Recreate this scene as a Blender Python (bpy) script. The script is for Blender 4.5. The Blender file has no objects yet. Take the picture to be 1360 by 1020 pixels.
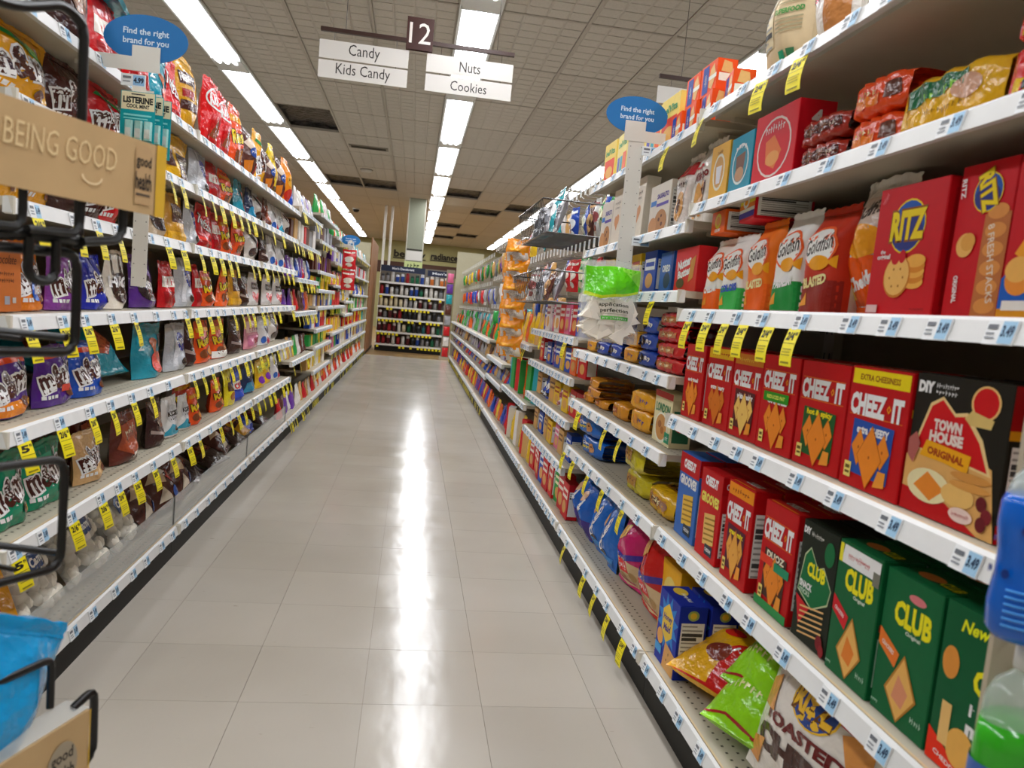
import bpy, bmesh, math, random
from mathutils import Vector, Matrix
from mathutils.geometry import tessellate_polygon
random.seed(7)
scene = bpy.context.scene
C = scene.collection
# ------------------------------------------------------------------ camera
CAM_Z = 1.0263
yaw, pitch, roll = .1397, -.0979, .0920
fw = Vector((math.sin(yaw)*math.cos(pitch), math.cos(yaw)*math.cos(pitch), math.sin(pitch)))
rt = Vector((math.cos(yaw), -math.sin(yaw), 0)); up = rt.cross(fw)
rt, up = rt*math.cos(roll)+up*math.sin(roll), up*math.cos(roll)-rt*math.sin(roll)
cd = bpy.data.cameras.new('camera'); cam = bpy.data.objects.new('camera', cd); C.objects.link(cam)
cam.matrix_world = Matrix(((rt.x, up.x, -fw.x, 0), (rt.y, up.y, -fw.y, 0), (rt.z, up.z, -fw.z, CAM_Z), (0, 0, 0, 1)))
cd.sensor_width = 36; cd.lens = 991.28/1360*36; cd.clip_start = .02; cd.clip_end = 100
cd.dof.use_dof = True; cd.dof.focus_distance = 3.2; cd.dof.aperture_fstop = 7
scene.camera = cam
# ------------------------------------------------------------------ world, exposure
w = bpy.data.worlds.new('world'); scene.world = w; w.use_nodes = True
w.node_tree.nodes['Background'].inputs[0].default_value = (.75, .8, .85, 1)
w.node_tree.nodes['Background'].inputs[1].default_value = .15
LIGHT = 10.0            # radiance of the fluorescent lenses
vs = scene.view_settings
vs.view_transform = 'Standard'; vs.look = 'None'; vs.exposure = 1.22; vs.gamma = 1; vs.use_curve_mapping = False
# ------------------------------------------------------------------ helpers
def lin(c):
    if isinstance(c, str):
        c = c.lstrip('#'); c = [int(c[i:i+2], 16)/255 for i in (0, 2, 4)]
    return tuple((x/12.92 if x <= .04045 else ((x+.055)/1.055)**2.4) for x in c)
MATS = {}
def mat(name, col=None, rough=.5, spec=.5, bump=None, noise=None, metallic=0, alpha=1, emit=0, trans=0, rvar=0, coat=0, objvar=0, ior=1.45):
    """Procedural principled material; col None reads the mesh's colour attribute (flat print)."""
    m = bpy.data.materials.new(name); m.use_nodes = True; nt = m.node_tree; N = nt.nodes; L = nt.links
    b = N['Principled BSDF']; b.inputs['Roughness'].default_value = rough; b.inputs['Metallic'].default_value = metallic
    b.inputs['Specular IOR Level'].default_value = spec; b.inputs['Alpha'].default_value = alpha; b.inputs['IOR'].default_value = ior
    b.inputs['Transmission Weight'].default_value = trans; b.inputs['Coat Weight'].default_value = coat
    tc = N.new('ShaderNodeTexCoord')
    if col is None:
        a = N.new('ShaderNodeAttribute'); a.attribute_name = 'Col'; src = a.outputs['Color']
    else:
        a = N.new('ShaderNodeRGB'); a.outputs[0].default_value = (*lin(col), 1); src = a.outputs[0]
    if noise:
        sc, amt = noise
        n = N.new('ShaderNodeTexNoise'); n.inputs['Scale'].default_value = sc; n.inputs['Detail'].default_value = 5
        L.new(tc.outputs['Object'], n.inputs['Vector'])
        r = N.new('ShaderNodeMapRange'); r.inputs[1].default_value = .3; r.inputs[2].default_value = .7
        r.inputs[3].default_value = 1-amt; r.inputs[4].default_value = 1+amt; L.new(n.outputs[0], r.inputs[0])
        x = N.new('ShaderNodeVectorMath'); x.operation = 'SCALE'; L.new(src, x.inputs[0]); L.new(r.outputs[0], x.inputs['Scale']); src = x.outputs[0]
        if rvar:
            q = N.new('ShaderNodeMapRange'); q.inputs[1].default_value = .3; q.inputs[2].default_value = .7
            q.inputs[3].default_value = rough-rvar; q.inputs[4].default_value = rough+rvar; L.new(n.outputs[0], q.inputs[0]); L.new(q.outputs[0], b.inputs['Roughness'])
    if objvar:
        oi = N.new('ShaderNodeObjectInfo'); r = N.new('ShaderNodeMapRange'); r.inputs[3].default_value = 1-objvar; r.inputs[4].default_value = 1+objvar
        L.new(oi.outputs['Random'], r.inputs[0]); x = N.new('ShaderNodeVectorMath'); x.operation = 'SCALE'
        L.new(src, x.inputs[0]); L.new(r.outputs[0], x.inputs['Scale']); src = x.outputs[0]
    L.new(src, b.inputs['Base Color'])
    if bump:
        sc, st, dist = bump
        n = N.new('ShaderNodeTexNoise'); n.inputs['Scale'].default_value = sc; n.inputs['Detail'].default_value = 3
        L.new(tc.outputs['Object'], n.inputs['Vector'])
        u = N.new('ShaderNodeBump'); u.inputs['Strength'].default_value = st; u.inputs['Distance'].default_value = dist
        L.new(n.outputs[0], u.inputs['Height']); L.new(u.outputs[0], b.inputs['Normal'])
    if emit:
        L.new(src, b.inputs['Emission Color']); b.inputs['Emission Strength'].default_value = emit
    MATS[name] = m
    return m
mat('card', rough=.45, spec=.22, noise=(60, .03))
mat('film', rough=.17, spec=.6, noise=(14, .05), bump=(22, .5, .024))
mat('tag', rough=.45, spec=.4)
mat('paint', rough=.38, spec=.45, noise=(30, .03))
mat('plain', rough=.6, spec=.3, noise=(20, .04))
mat('wire', rough=.35, spec=.5)
mat('chrome', rough=.25, spec=.5, metallic=.9)
mat('deck', rough=.5, spec=.3, noise=(9, .06))
mat('clear', col='#d8dad6', rough=.10, spec=.6, alpha=.36)
mat('clearfilm', col='#f0f1ec', rough=.1, spec=.8, alpha=.24, bump=(28, .7, .012))
mat('ceiling_tile', col='#cbc5bb', rough=.9, spec=.1, noise=(55, .05), objvar=.03, bump=(160, .25, .003))
mat('grid', col='#bcb5aa', rough=.7, spec=.2, noise=(20, .03))
mat('lens', col='#f8faff', rough=.4, emit=LIGHT)
mat('lens_side', col='#f4f6fa', rough=.35, emit=LIGHT*.16)
mat('fixture', col='#e6e8e6', rough=.4, noise=(20, .02))
mat('opening', col='#3a3634', rough=.35, spec=.6, noise=(9, .9), bump=(14, 1, .05))
mat('wall_paint', col='#a5a071', rough=.8, spec=.2, noise=(3, .04))
mat('plainwall', col='#b9b3a4', rough=.8, spec=.2, noise=(3, .04))
mat('wood', col='#8b5f3c', rough=.45, spec=.4, noise=(6, .18))
mat('woodfloor', col='#9b7c55', rough=.3, spec=.5, noise=(8, .15))
mat('kraft', col='#c6a678', rough=.6, spec=.3, noise=(18, .05))
mat('mallow', col='#f6efe0', rough=.7, spec=.2, noise=(30, .04))
def floor_mat():
    m = bpy.data.materials.new('vinyl_tile'); m.use_nodes = True; N = m.node_tree.nodes; L = m.node_tree.links; b = N['Principled BSDF']
    tc = N.new('ShaderNodeTexCoord'); gm = N.new('ShaderNodeNewGeometry')
    def noise(sc, det=4, stretch=None):
        n = N.new('ShaderNodeTexNoise'); n.inputs['Scale'].default_value = sc; n.inputs['Detail'].default_value = det
        src = gm.outputs['Position']
        if stretch:
            mp = N.new('ShaderNodeMapping'); mp.inputs['Scale'].default_value = stretch; L.new(src, mp.inputs[0]); src = mp.outputs[0]
        L.new(src, n.inputs['Vector']); return n
    # base tone, with a slow blotch, thin darker scuffs and a slight tile to tile change
    base = noise(1.1, 3); ramp = N.new('ShaderNodeValToRGB')
    ramp.color_ramp.elements[0].position = .35; ramp.color_ramp.elements[0].color = (*lin('#b5ada0'), 1)
    ramp.color_ramp.elements[1].position = .65; ramp.color_ramp.elements[1].color = (*lin('#c0b9ad'), 1)
    L.new(base.outputs[0], ramp.inputs[0])
    sc = noise(34, 2, (.5, 1.8, 1)); th = N.new('ShaderNodeMapRange'); th.inputs[1].default_value = .74; th.inputs[2].default_value = .80; th.inputs[3].default_value = 0; th.inputs[4].default_value = .5
    L.new(sc.outputs[0], th.inputs[0])
    mx = N.new('ShaderNodeMix'); mx.data_type = 'RGBA'; mx.inputs[7].default_value = (*lin('#6e655a'), 1)
    L.new(th.outputs[0], mx.inputs[0]); L.new(ramp.outputs[0], mx.inputs[6])
    oi = N.new('ShaderNodeObjectInfo'); r = N.new('ShaderNodeMapRange'); r.inputs[3].default_value = .965; r.inputs[4].default_value = 1.03; L.new(oi.outputs['Random'], r.inputs[0])
    v = N.new('ShaderNodeVectorMath'); v.operation = 'SCALE'; L.new(mx.outputs[2], v.inputs[0]); L.new(r.outputs[0], v.inputs['Scale'])
    L.new(v.outputs[0], b.inputs['Base Color'])
    rn = noise(3.5, 6); rr = N.new('ShaderNodeMapRange'); rr.inputs[1].default_value = .3; rr.inputs[2].default_value = .7; rr.inputs[3].default_value = .15; rr.inputs[4].default_value = .22
    L.new(rn.outputs[0], rr.inputs[0]); L.new(rr.outputs[0], b.inputs['Roughness'])
    bn = noise(7, 4, (1, .6, 1)); bu = N.new('ShaderNodeBump'); bu.inputs['Strength'].default_value = .35; bu.inputs['Distance'].default_value = .006
    L.new(bn.outputs[0], bu.inputs['Height']); L.new(bu.outputs[0], b.inputs['Normal'])
    b.inputs['Specular IOR Level'].default_value = .48
    MATS['vinyl_tile'] = m
floor_mat()

def tidy(o, label=None, cat=None, group=None, kind=None):
    if label: o['label'] = label
    if cat: o['category'] = cat
    if group: o['group'] = group
    if kind: o['kind'] = kind
    return o
def link(name, data, parent=None, loc=(0, 0, 0), rot=(0, 0, 0), scale=(1, 1, 1)):
    o = bpy.data.objects.new(name, data); C.objects.link(o); o.parent = parent
    o.location = loc; o.rotation_euler = rot; o.scale = scale
    return o
def empty(name, loc, rz=0):
    o = bpy.data.objects.new(name, None); C.objects.link(o); o.location = loc; o.rotation_euler = (0, 0, rz); o.empty_display_size = .05
    return o
class MB:
    """Collects faces with a flat colour each; mesh() makes one mesh."""
    def __init__(s): s.v = []; s.f = []; s.c = []; s.sm = []
    def face(s, pts, col, smooth=False):
        n = len(s.v); s.v += [tuple(p) for p in pts]; s.f.append(tuple(range(n, n+len(pts)))); s.c.append(col); s.sm.append(smooth)
    def grid(s, P, col, flip=False, closeu=False, smooth=True):
        nu, nv = len(P), len(P[0]); n = len(s.v)
        for row in P: s.v += [tuple(p) for p in row]
        for i in range(nu if closeu else nu-1):
            for j in range(nv-1):
                a = n+i*nv+j; b = n+((i+1) % nu)*nv+j; q = (a, b, b+1, a+1)
                s.f.append(q[::-1] if flip else q)
                s.c.append(col(i, j) if callable(col) else col); s.sm.append(smooth)
    def box(s, x0, y0, z0, x1, y1, z1, col, faces='xXyYzZ', ch=0):
        if ch:
            xs = [(x0+ch, y0), (x1-ch, y0), (x1, y0+ch), (x1, y1-ch), (x1-ch, y1), (x0+ch, y1), (x0, y1-ch), (x0, y0+ch)]
            for i in range(8):
                a, b = xs[i], xs[(i+1) % 8]; s.face([(*a, z0), (*b, z0), (*b, z1), (*a, z1)], col)
            s.face([(*p, z1) for p in xs], col); s.face([(*p, z0) for p in xs[::-1]], col); return
        F = {'x': [(x0, y1, z0), (x0, y0, z0), (x0, y0, z1), (x0, y1, z1)], 'X': [(x1, y0, z0), (x1, y1, z0), (x1, y1, z1), (x1, y0, z1)],
             'y': [(x0, y0, z0), (x1, y0, z0), (x1, y0, z1), (x0, y0, z1)], 'Y': [(x1, y1, z0), (x0, y1, z0), (x0, y1, z1), (x1, y1, z1)],
             'z': [(x0, y1, z0), (x1, y1, z0), (x1, y0, z0), (x0, y0, z0)], 'Z': [(x0, y0, z1), (x1, y0, z1), (x1, y1, z1), (x0, y1, z1)]}
        for k in faces: s.face(F[k], col)
    def tube(s, path, r, col, n=8, closed=False):
        P = [Vector(p) for p in path]; rings = []
        for i, p in enumerate(P):
            a = P[i-1] if (i or closed) else p; b = P[(i+1) % len(P)] if (i < len(P)-1 or closed) else p
            d = (b-a).normalized(); h = Vector((0, 0, 1)) if abs(d.z) < .9 else Vector((1, 0, 0))
            x = d.cross(h).normalized(); y = d.cross(x)
            rings.append([p+(x*math.cos(t)+y*math.sin(t))*r for t in [2*math.pi*k/n for k in range(n+1)]])
        if closed: rings.append(rings[0])
        s.grid(rings, col)
        if not closed:
            s.face(rings[0][:-1], col); s.face(rings[-1][:-1][::-1], col)
    def lathe(s, prof, cx, cy, n=16, colf=None, sx=1, sy=1):
        P = [[(cx+r*sx*math.cos(t), cy+r*sy*math.sin(t), z) for (r, z, *_) in prof] for t in [2*math.pi*k/n for k in range(n)]]
        s.grid(P, (lambda i, j: prof[j][2]) if len(prof[0]) > 2 else colf, closeu=True)
    def mesh(s, name, m):
        me = bpy.data.meshes.new(name); me.from_pydata(s.v, [], s.f)
        at = me.color_attributes.new('Col', 'FLOAT_COLOR', 'CORNER'); buf = []
        cache = {}
        for f, c in zip(s.f, s.c):
            k = cache.get(c)
            if k is None:
                k = lin(c)
                if m in ('card', 'film'): mx_ = max(k); g_ = (1-(1-mx_)**1.55)/max(mx_, 1e-4); k = tuple(min(.88, x*g_*(x/max(mx_, 1e-4))**.12) for x in k)      # printed inks are a little brighter than the swatches
                k = cache[c] = (*k, 1.0)
            buf += k*len(f)
        at.data.foreach_set('color', buf)
        me.polygons.foreach_set('use_smooth', s.sm)
        me.materials.append(MATS[m]); me.update()
        return me
    def build(s, name, m, parent=None, **k): return link(name, s.mesh(name, m), parent, **k)
TXT = {}
def text_tris(t, bold=0.0, shear=0.0):
    key = (t, bold, shear)
    if key in TXT: return TXT[key]
    cu = bpy.data.curves.new('t', 'FONT'); cu.body = t; cu.offset = bold; cu.resolution_u = 2; cu.shear = shear
    ob = bpy.data.objects.new('t', cu); C.objects.link(ob)
    me = bpy.data.meshes.new_from_object(ob); me.calc_loop_triangles()
    vs_ = [(v.co.x, v.co.y) for v in me.vertices]; tr = [tuple(l.vertices) for l in me.loop_triangles]
    bpy.data.objects.remove(ob); bpy.data.curves.remove(cu); bpy.data.meshes.remove(me)
    if not vs_: vs_ = [(0, 0)]
    x0 = min(v[0] for v in vs_); x1 = max(v[0] for v in vs_); y0 = min(v[1] for v in vs_); y1 = max(v[1] for v in vs_)
    vs_ = [((x-x0)/max(1e-6, x1-x0)-.5, (y-y0)/max(1e-6, y1-y0)-.5) for x, y in vs_]
    TXT[key] = (vs_, tr)
    return TXT[key]
# words the photograph does not let one read: set as unreadable small marks instead of letters
ILL = {'Rolo', 'nibs', 'DARK', 'CARAMEL', 'MINIS', 'lemon', 'toffee', 'Milk', 'Sour', 'mini', 'Bites', 'ALMOND', 'CHERRY', 'veggie', 'crisps', 'SUN', 'fudge', 'peanut', 'tea', 'THIN', 'Brussels', 'Butter ', 'NEW DEAL', 'BIGGER BOX', 'NEW MIX', 'snack', 'sandwich', 'Lemon', 'naturally', 'Fudge', 'for blending', 'perfect pairing', 'WINE NIGHT', 'PLATTER', 'hello', 'cookie', 'NET', 'SPECIAL DARK', 'MILK CREME', '100', 'GOLDEN', 'MINI', 'NUGGETS', 'COOKIES', 'NET WT 13.7', 'nabisco', 'WOW', 'BEST OF SNACKS', 'CHEDDAR ', 'ALMOND &', 'SEA SALT'}
def op_tris(op, w, h):
    """An art operation as triangles in (u, v); lengths of text boxes in u and v fractions."""
    k = op[0]
    if k == 'r': _, a, b, c, d, col = op; return [((a, b), (c, b), (c, d)), ((a, b), (c, d), (a, d))], col
    if k == 'e':
        _, u, v, ru, rv, col = op[:6]; n = 20
        P = [(u+ru*math.cos(2*math.pi*i/n), v+rv*math.sin(2*math.pi*i/n)) for i in range(n)]
        return [((u, v), P[i], P[(i+1) % n]) for i in range(n)], col
    if k == 'p':
        _, P, col = op
        T = tessellate_polygon([[Vector((x*w, y*h, 0)) for x, y in P]])
        out = []
        for t in T:
            a, b, c = [P[i] for i in t]
            if (b[0]-a[0])*(c[1]-a[1])-(b[1]-a[1])*(c[0]-a[0]) < 0: b, c = c, b
            out.append((a, b, c))
        return out, col
    if k == 't':
        _, s, u, v, wu, hv, col = op[:7]; bold = op[7] if len(op) > 7 else .02; rot = math.radians(op[8]) if len(op) > 8 else 0; sh = op[9] if len(op) > 9 else 0
        vs_, tr = marks(s) if s in ILL else text_tris(s, bold, sh); c, sn = math.cos(rot), math.sin(rot); Q = []
        for x, y in vs_:
            X, Y = x*wu*w, y*hv*h; Q.append((u+(X*c-Y*sn)/w, v+(X*sn+Y*c)/h))
        return [tuple(Q[i] for i in t) for t in tr], col
def marks(s):
    r = random.Random(len(s)*7+ord(s[0])); vs_, tr = [], []; x = -.5; n = max(4, len(s)); st = 1/n
    for i in range(n):
        a, b = x+st*.12, x+st*r.uniform(.6, .88); lo, hi = -.5+r.choice((0, 0, .25)), .5-r.choice((0, .2, .3))
        for p0, p1, q0, q1 in ((a, a+st*.25, lo, hi), (a, b, r.uniform(-.1, .1)-.08, r.uniform(-.1, .1)+.12)):
            k = len(vs_); vs_ += [(p0, q0), (p1, q0), (p1, q1), (p0, q1)]; tr += [(k, k+1, k+2), (k, k+2, k+3)]
        x += st
    return vs_, tr
def split(tris, w, h, m):
    out = []; st = list(tris)
    while st:
        t = st.pop(); L = []
        for i in range(3):
            a, b = t[i], t[(i+1) % 3]; L.append(((a[0]-b[0])*w)**2+((a[1]-b[1])*h)**2)
        i = L.index(max(L))
        if L[i] > m*m:
            a, b, c = t[i], t[(i+1) % 3], t[(i+2) % 3]; mid = ((a[0]+b[0])/2, (a[1]+b[1])/2)
            st += [(a, mid, c), (mid, b, c)]
        else: out.append(t)
    return out
def art(mb, ops, S, w, h, maxl=None, e0=.0005, de=.00009):
    flat = []
    for o in ops: flat += o if isinstance(o, list) else [o]
    for k, op in enumerate(flat):
        tris, col = op_tris(op, w, h)
        if maxl: tris = split(tris, w, h, maxl)
        e = e0+de*k
        for t in tris: mb.face([S(u, v, e) for u, v in t], col, smooth=bool(maxl))
def nutri(u0, v0, u1, v1, ink='#3a3a3a', paper='#e8e6e0'):
    o = [('r', u0, v0, u1, v1, paper)]; n = 11; hh = (v1-v0)
    for i in range(n):
        y = v1-hh*(i+.7)/n; t = .22*hh/n if i not in (2, 3, 8) else .5*hh/n
        o.append(('r', u0+.06*(u1-u0), y-t, u0+(u1-u0)*(.94 if i % 3 else .7), y+t*.6, ink if t > .3*hh/n else '#8a8884'))
    return o
# ------------------------------------------------------------------ product kinds
K = {}
def carton(key, desc, col, w, h, d, front=(), side=(), top=(), name='cracker_carton', cat='cracker box', edge=None):
    mb = MB(); hw = w/2
    mb.box(-hw, 0, 0, hw, d, h, edge or col, ch=.0015)
    mb.box(-hw+.004, .003, h, hw-.004, d*.52, h+.0012, edge or col, faces='xXyYZ')      # glued top flap
    sm = MB()
    art(sm, list(side), lambda u, v, e: (hw+e, u*d, v*h), d, h)
    art(sm, list(side), lambda u, v, e: (-hw-e, (1-u)*d, v*h), d, h)
    art(sm, list(top), lambda u, v, e: ((u-.5)*w, v*d, h+.0012+e), w, d)
    fm = MB()
    art(fm, list(front), lambda u, v, e: ((u-.5)*w, -e, v*h), w, h)
    parts = []
    if fm.f: parts.append(('printed_front', fm.mesh(key+'_front', 'card')))
    if sm.f: parts.append(('printed_side', sm.mesh(key+'_side', 'card')))
    K[key] = dict(body=mb.mesh(key, 'card'), parts=parts, w=w, h=h, d=d, desc=desc, cat=cat, name=name)
def bagS(w, h, D, style, seed=0, wr=.5, n=None):
    n = n or {'pouch': 2.6, 'pillow': 2.4, 'block': 9, 'tri': 2.4}[style]
    rnd = random.Random(seed); ph = [rnd.uniform(0, 6.3) for _ in range(6)]
    def dv(v):
        if style == 'pouch': return max(.05, 1-max(0, v)**1.5)*min(1, .72+2.2*v)
        if style == 'block': return 1.0 if v < .70 else max(.07, 1-(v-.70)/.25)
        if style == 'tri': return max(.05, 1-v)**.8*min(1, .7+2*v)
        return max(.05, math.sin(math.pi*min(1, max(0, (v-.05)/.90))))**.6
    def wf(v):
        if style == 'tri': return 1-.72*v
        if style == 'pillow': return 1-.05*math.sin(math.pi*v)
        if style == 'pouch': return 1-.05*v
        return 1
    def S(u, v, e=0, side=1):
        p = 1-abs(2*u-1)**n; d = dv(v)
        q = wr*.006*p*(math.sin(7*u+5*v+ph[0])+.7*math.sin(13*v-6*u+ph[1])+.5*math.sin(17*u+9*v+ph[2]))*(.4+d)
        q += wr*.0035*math.sin(34*u+ph[1]+4*v)*max(0, v-.55)*2*p
        x = (u-.5)*w*wf(v)+wr*.004*math.sin(9*v+ph[3])
        lean = wr*.012*math.sin(3*v+ph[4])*v
        return (x, D-side*(D*d*p+(e if side == 1 else 0))-(q if side == 1 else -q*.5)+lean-(0), v*h+wr*.004*math.sin(8*u+ph[5])*v)
    return S
def bag(key, desc, col, w, h, D, ops=(), style='pouch', name='candy_pouch', cat='candy bag', res=(20, 22), back=None, seal=None, m='film', seed=None, wr=.55, contents=None, art_m=None):
    S = bagS(w, h, D, style, seed if seed is not None else len(K), wr); nu, nv = res
    us = [.5-.5*math.cos(math.pi*i/nu) for i in range(nu+1)]; vt = .93
    vsq = [vt*j/nv for j in range(nv+1)]
    mb = MB()
    mb.grid([[S(u, v) for v in vsq] for u in us], col)
    mb.grid([[S(u, v, 0, -1) for v in vsq] for u in us], back or col, flip=True)
    mb.grid([[S(u, 0, 0, 1) for u in us], [S(u, 0, 0, -1) for u in us]], back or col)
    sl = MB()                                                     # crimped top seal
    nz = 14; tv = [vt, vt+.022, vt+.046, 1]
    def crimp(u, v, sd):
        x, y, z = S(u, v, 0, sd); return (x, y+(.0012 if round((v-vt)/.023) % 2 else -.0012), z+(.0025 if v == 1 and int(u*40) % 2 else 0))
    sl.grid([[crimp(u, v, 1) for v in tv] for u in us], seal or col)
    sl.grid([[crimp(u, v, -1) for v in tv] for u in us], seal or back or col, flip=True)
    sl.grid([[crimp(u, 1, 1), crimp(u, 1, -1)] for u in us], seal or col)
    parts = [('top_seal', sl.mesh(key+'_seal', m))]
    if ops:
        fm = MB(); art(fm, list(ops), S, w, h, maxl=max(.012, w/12), e0=.0016, de=.00012); parts.append(('printed_front', fm.mesh(key+'_front', art_m or m)))
    if contents:
        parts.append(('contents', contents(S, w, h, D)))
    K[key] = dict(body=mb.mesh(key, m), parts=parts, w=w, h=h, d=2*D, desc=desc, cat=cat, name=name)
BR = '#3a1a14'; WH = '#f4f1ec'; YL = '#f5d21c'; RD = '#c3161f'; OR = '#ee5a1a'; GD = '#c99a2a'
def outl(s, u, v, w, h, c, oc, rot=0, b=.03, ob=.075, sh=0):
    return [('t', s, u, v, w*1.06, h*1.14, oc, ob, rot, sh), ('t', s, u, v, w, h, c, b, rot, sh)]
def facts(u0, v0, u1, v1, col=WH, n=4):
    return [('r', u0+(u1-u0)*i/n, v0, u0+(u1-u0)*(i+.75)/n, v1, col) for i in range(n)]
# --- candy pouches of the left side
def mm(key, desc, col, extra=(), band=None, style='pouch', top=None, tcol=BR):
    ops = []
    if band: ops.append(('r', .03, .02, .97, .24, band))
    if top: ops.append(('r', .05, .80, .95, .89, top))
    ops += outl("m&m's", .51, .53, .88, .42, tcol, WH, rot=12, b=.035, ob=.095)
    ops += facts(.08, .13, .42, .19)
    ops += [('e', .74, .20, .10, .08, '#5a3420'), ('e', .86, .17, .07, .06, GD)] + list(extra)
    bag(key, desc, col, .19, .16, .035, ops, style)
mm('mm_caramel', 'purple candy pouch with orange base', '#45206e', band='#e58a1c', top='#d0481c')
mm('mm_purple', 'purple candy pouch, big brown lettering', '#4a2378', extra=[('r', .5, .22, .9, .34, '#c2402c')], top='#d0481c')
mm('mm_blue', 'blue candy pouch, big brown lettering', '#1c4fa8', top='#cf4426')
mm('mm_navy', 'dark blue candy pouch, brown lettering', '#25309a')
mm('mm_green', 'green mint candy pouch, brown lettering', '#0f7a5c', top='#0c5c46')
mm('mm_tan', 'tan candy pouch, brown lettering', '#c4a274')
mm('mm_mega', 'orange candy pouch marked mega', '#e2861f', extra=[('e', .50, .30, .13, .16, '#1d55a6'), ('t', 'm', .50, .30, .1, .12, WH, .05), ('t', 'MEGA', .76, .32, .34, .13, WH, .05, 8), ('r', .1, .02, .9, .10, '#f08a1c')])
mm('mm_mauve', 'mauve candy pouch, big brown lettering', '#7a3f8c', extra=[('r', .5, .2, .9, .3, '#8f4fa0')])
mm('mm_yellow', 'big yellow peanut candy bag', '#eda916', extra=[('p', [(.1, .80), (.18, .86), (.9, .70), (.88, .64)], '#1e7a35'), ('p', [(.5, .76), (.55, .82), (.78, .75), (.76, .68)], '#8fbf7a')], style='pillow')
mm('mm_brown', 'dark brown candy bag, white edged lettering', '#3c1c18', style='pillow')
mm('mm_red', 'red candy bag, white edged lettering', '#c31420', extra=[('p', [(.1, .80), (.18, .86), (.9, .70), (.88, .64)], '#1e6a35')], style='pillow')
def reese(key, desc, col=OR, w=.17, h=.17, style='pouch', extra=()):
    bag(key, desc, col, w, h, .035, [('r', .05, .74, .95, .84, '#f2a51c')] + outl("Reese's", .5, .56, .80, .22, '#f8d423', '#3b1a10', rot=12, b=.04, ob=.1) + [('e', .62, .26, .17, .13, '#6b3a1c'), ('e', .62, .27, .13, .09, '#b57a3a'), ('e', .32, .22, .13, .11, '#6b3a1c')] + list(extra), style)
reese('reese', 'bright orange peanut butter candy pouch')
reese('reese_white', 'orange candy pouch with white base', extra=[('r', .04, .02, .96, .20, '#f2ece4')])
reese('reese_dark', 'dark orange peanut butter candy pouch', '#d2461a')
reese('reese_tri', 'orange triangular candy pouch', '#f0641c', style='tri', w=.19, h=.18)
reese('reese_tall', 'tall orange candy bag', '#e8541c', style='pillow', h=.24, w=.16)
bag('york', 'silver mint candy pouch with blue oval', '#a9adb3', .18, .18, .035, [('p', [(.3, .95), (.45, .95), (.35, .1), (.2, .1)], '#c9ccd1'), ('e', .55, .60, .24, .20, '#20358c')] + [('t', 'YORK', .55, .61, .36, .14, WH, .05, 10), ('e', .6, .18, .13, .09, '#2c2422'), ('e', .8, .15, .10, .08, '#3a302e')], 'pouch')
bag('kiss_purple', 'deep purple candy pouch, dark round badge', '#4a2470', .18, .18, .035, [('p', [(.1, .5), (.6, .92), (.95, .5), (.6, .15)], '#5b3286'), ('e', .55, .38, .40, .26, '#241a1c')] + [('t', 'KISSES', .55, .42, .72, .17, WH, .05, -8), ('t', 'SPECIAL DARK', .55, .26, .4, .05, '#cfc6c0', .02, -6)], 'pouch')
bag('kiss_tan', 'beige candy pouch, dark round badge', '#b3a088', .18, .18, .035, [('e', .5, .85, .25, .2, '#8b8794'), ('e', .55, .38, .40, .26, '#241a1c'), ('t', 'KISSES', .55, .42, .72, .17, WH, .05, -8)], 'pouch')
bag('kiss_white', 'white candy pouch with teal swirl', '#d6d6d4', .17, .18, .035, [('p', [(.0, .05), (.5, .05), (.7, .25), (.3, .35)], '#2a8fa8'), ('e', .5, .55, .36, .26, '#b7b9ba'), ('t', 'KISSES', .5, .58, .6, .13, '#26221f', .05), ('t', 'COOKIES', .5, .45, .5, .09, '#26221f', .04), ('e', .5, .2, .08, .06, '#2a2422')], 'pouch')
bag('hugs', 'white candy pouch with dark stripes', '#d8d2c6', .17, .18, .035, [('p', [(.1, .95), (.2, .95), (.4, .5), (.3, .5)], '#3a2b24'), ('p', [(.5, .95), (.58, .95), (.62, .5), (.54, .5)], '#3a2b24'), ('p', [(.9, .95), (.82, .95), (.75, .5), (.83, .5)], '#3a2b24'), ('e', .5, .36, .36, .26, '#2c1c18'), ('t', 'HUGS', .5, .47, .80, .20, WH, .06), ('t', 'MILK CREME', .5, .26, .4, .05, '#d5cdc2', .02)], 'pouch')
bag('kitkat', 'tall red wafer candy bag', '#c9161d', .17, .23, .035, [('e', .5, .72, .42, .15, WH), ('e', .5, .72, .38, .12, '#c9161d'), ('t', 'KitKat', .5, .72, .62, .15, WH, .05, 4), ('r', .25, .15, .75, .5, '#b61218'), ('p', [(.3, .2), (.5, .48), (.72, .3), (.6, .18)], '#7a3f22')], 'pillow')
bag('twiz', 'red licorice pouch, white script', '#c4121c', .18, .18, .035, [('r', .05, .06, .95, .28, '#8f0f16')] + outl('Twizzlers', .5, .55, .86, .22, WH, '#7a0c12', rot=-18, b=.03, ob=.08) + [('p', [(.1, .2), (.9, .1), (.9, .16), (.1, .28)], '#e23a30')], 'pouch')
bag('redbag', 'plain red candy pouch', '#b3141c', .15, .18, .03, [('r', .1, .45, .9, .68, '#d8cfc6'), ('r', .12, .1, .88, .35, '#8c1016'), ('t', 'nibs', .5, .56, .5, .14, '#b3141c', .05)], 'pouch')
bag('hershey', 'yellow candy bag with brown panel', '#d9ab20', .18, .20, .035, [('r', .36, .10, .95, .62, '#3a1d18'), ("t", "HERSHEY'S", .65, .46, .54, .13, '#e9e2d6', .04, 4), ('t', 'NUGGETS', .65, .26, .46, .10, '#e9c96a', .03), ('r', .06, .30, .22, .65, '#4a2a20')], 'pouch')
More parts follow.
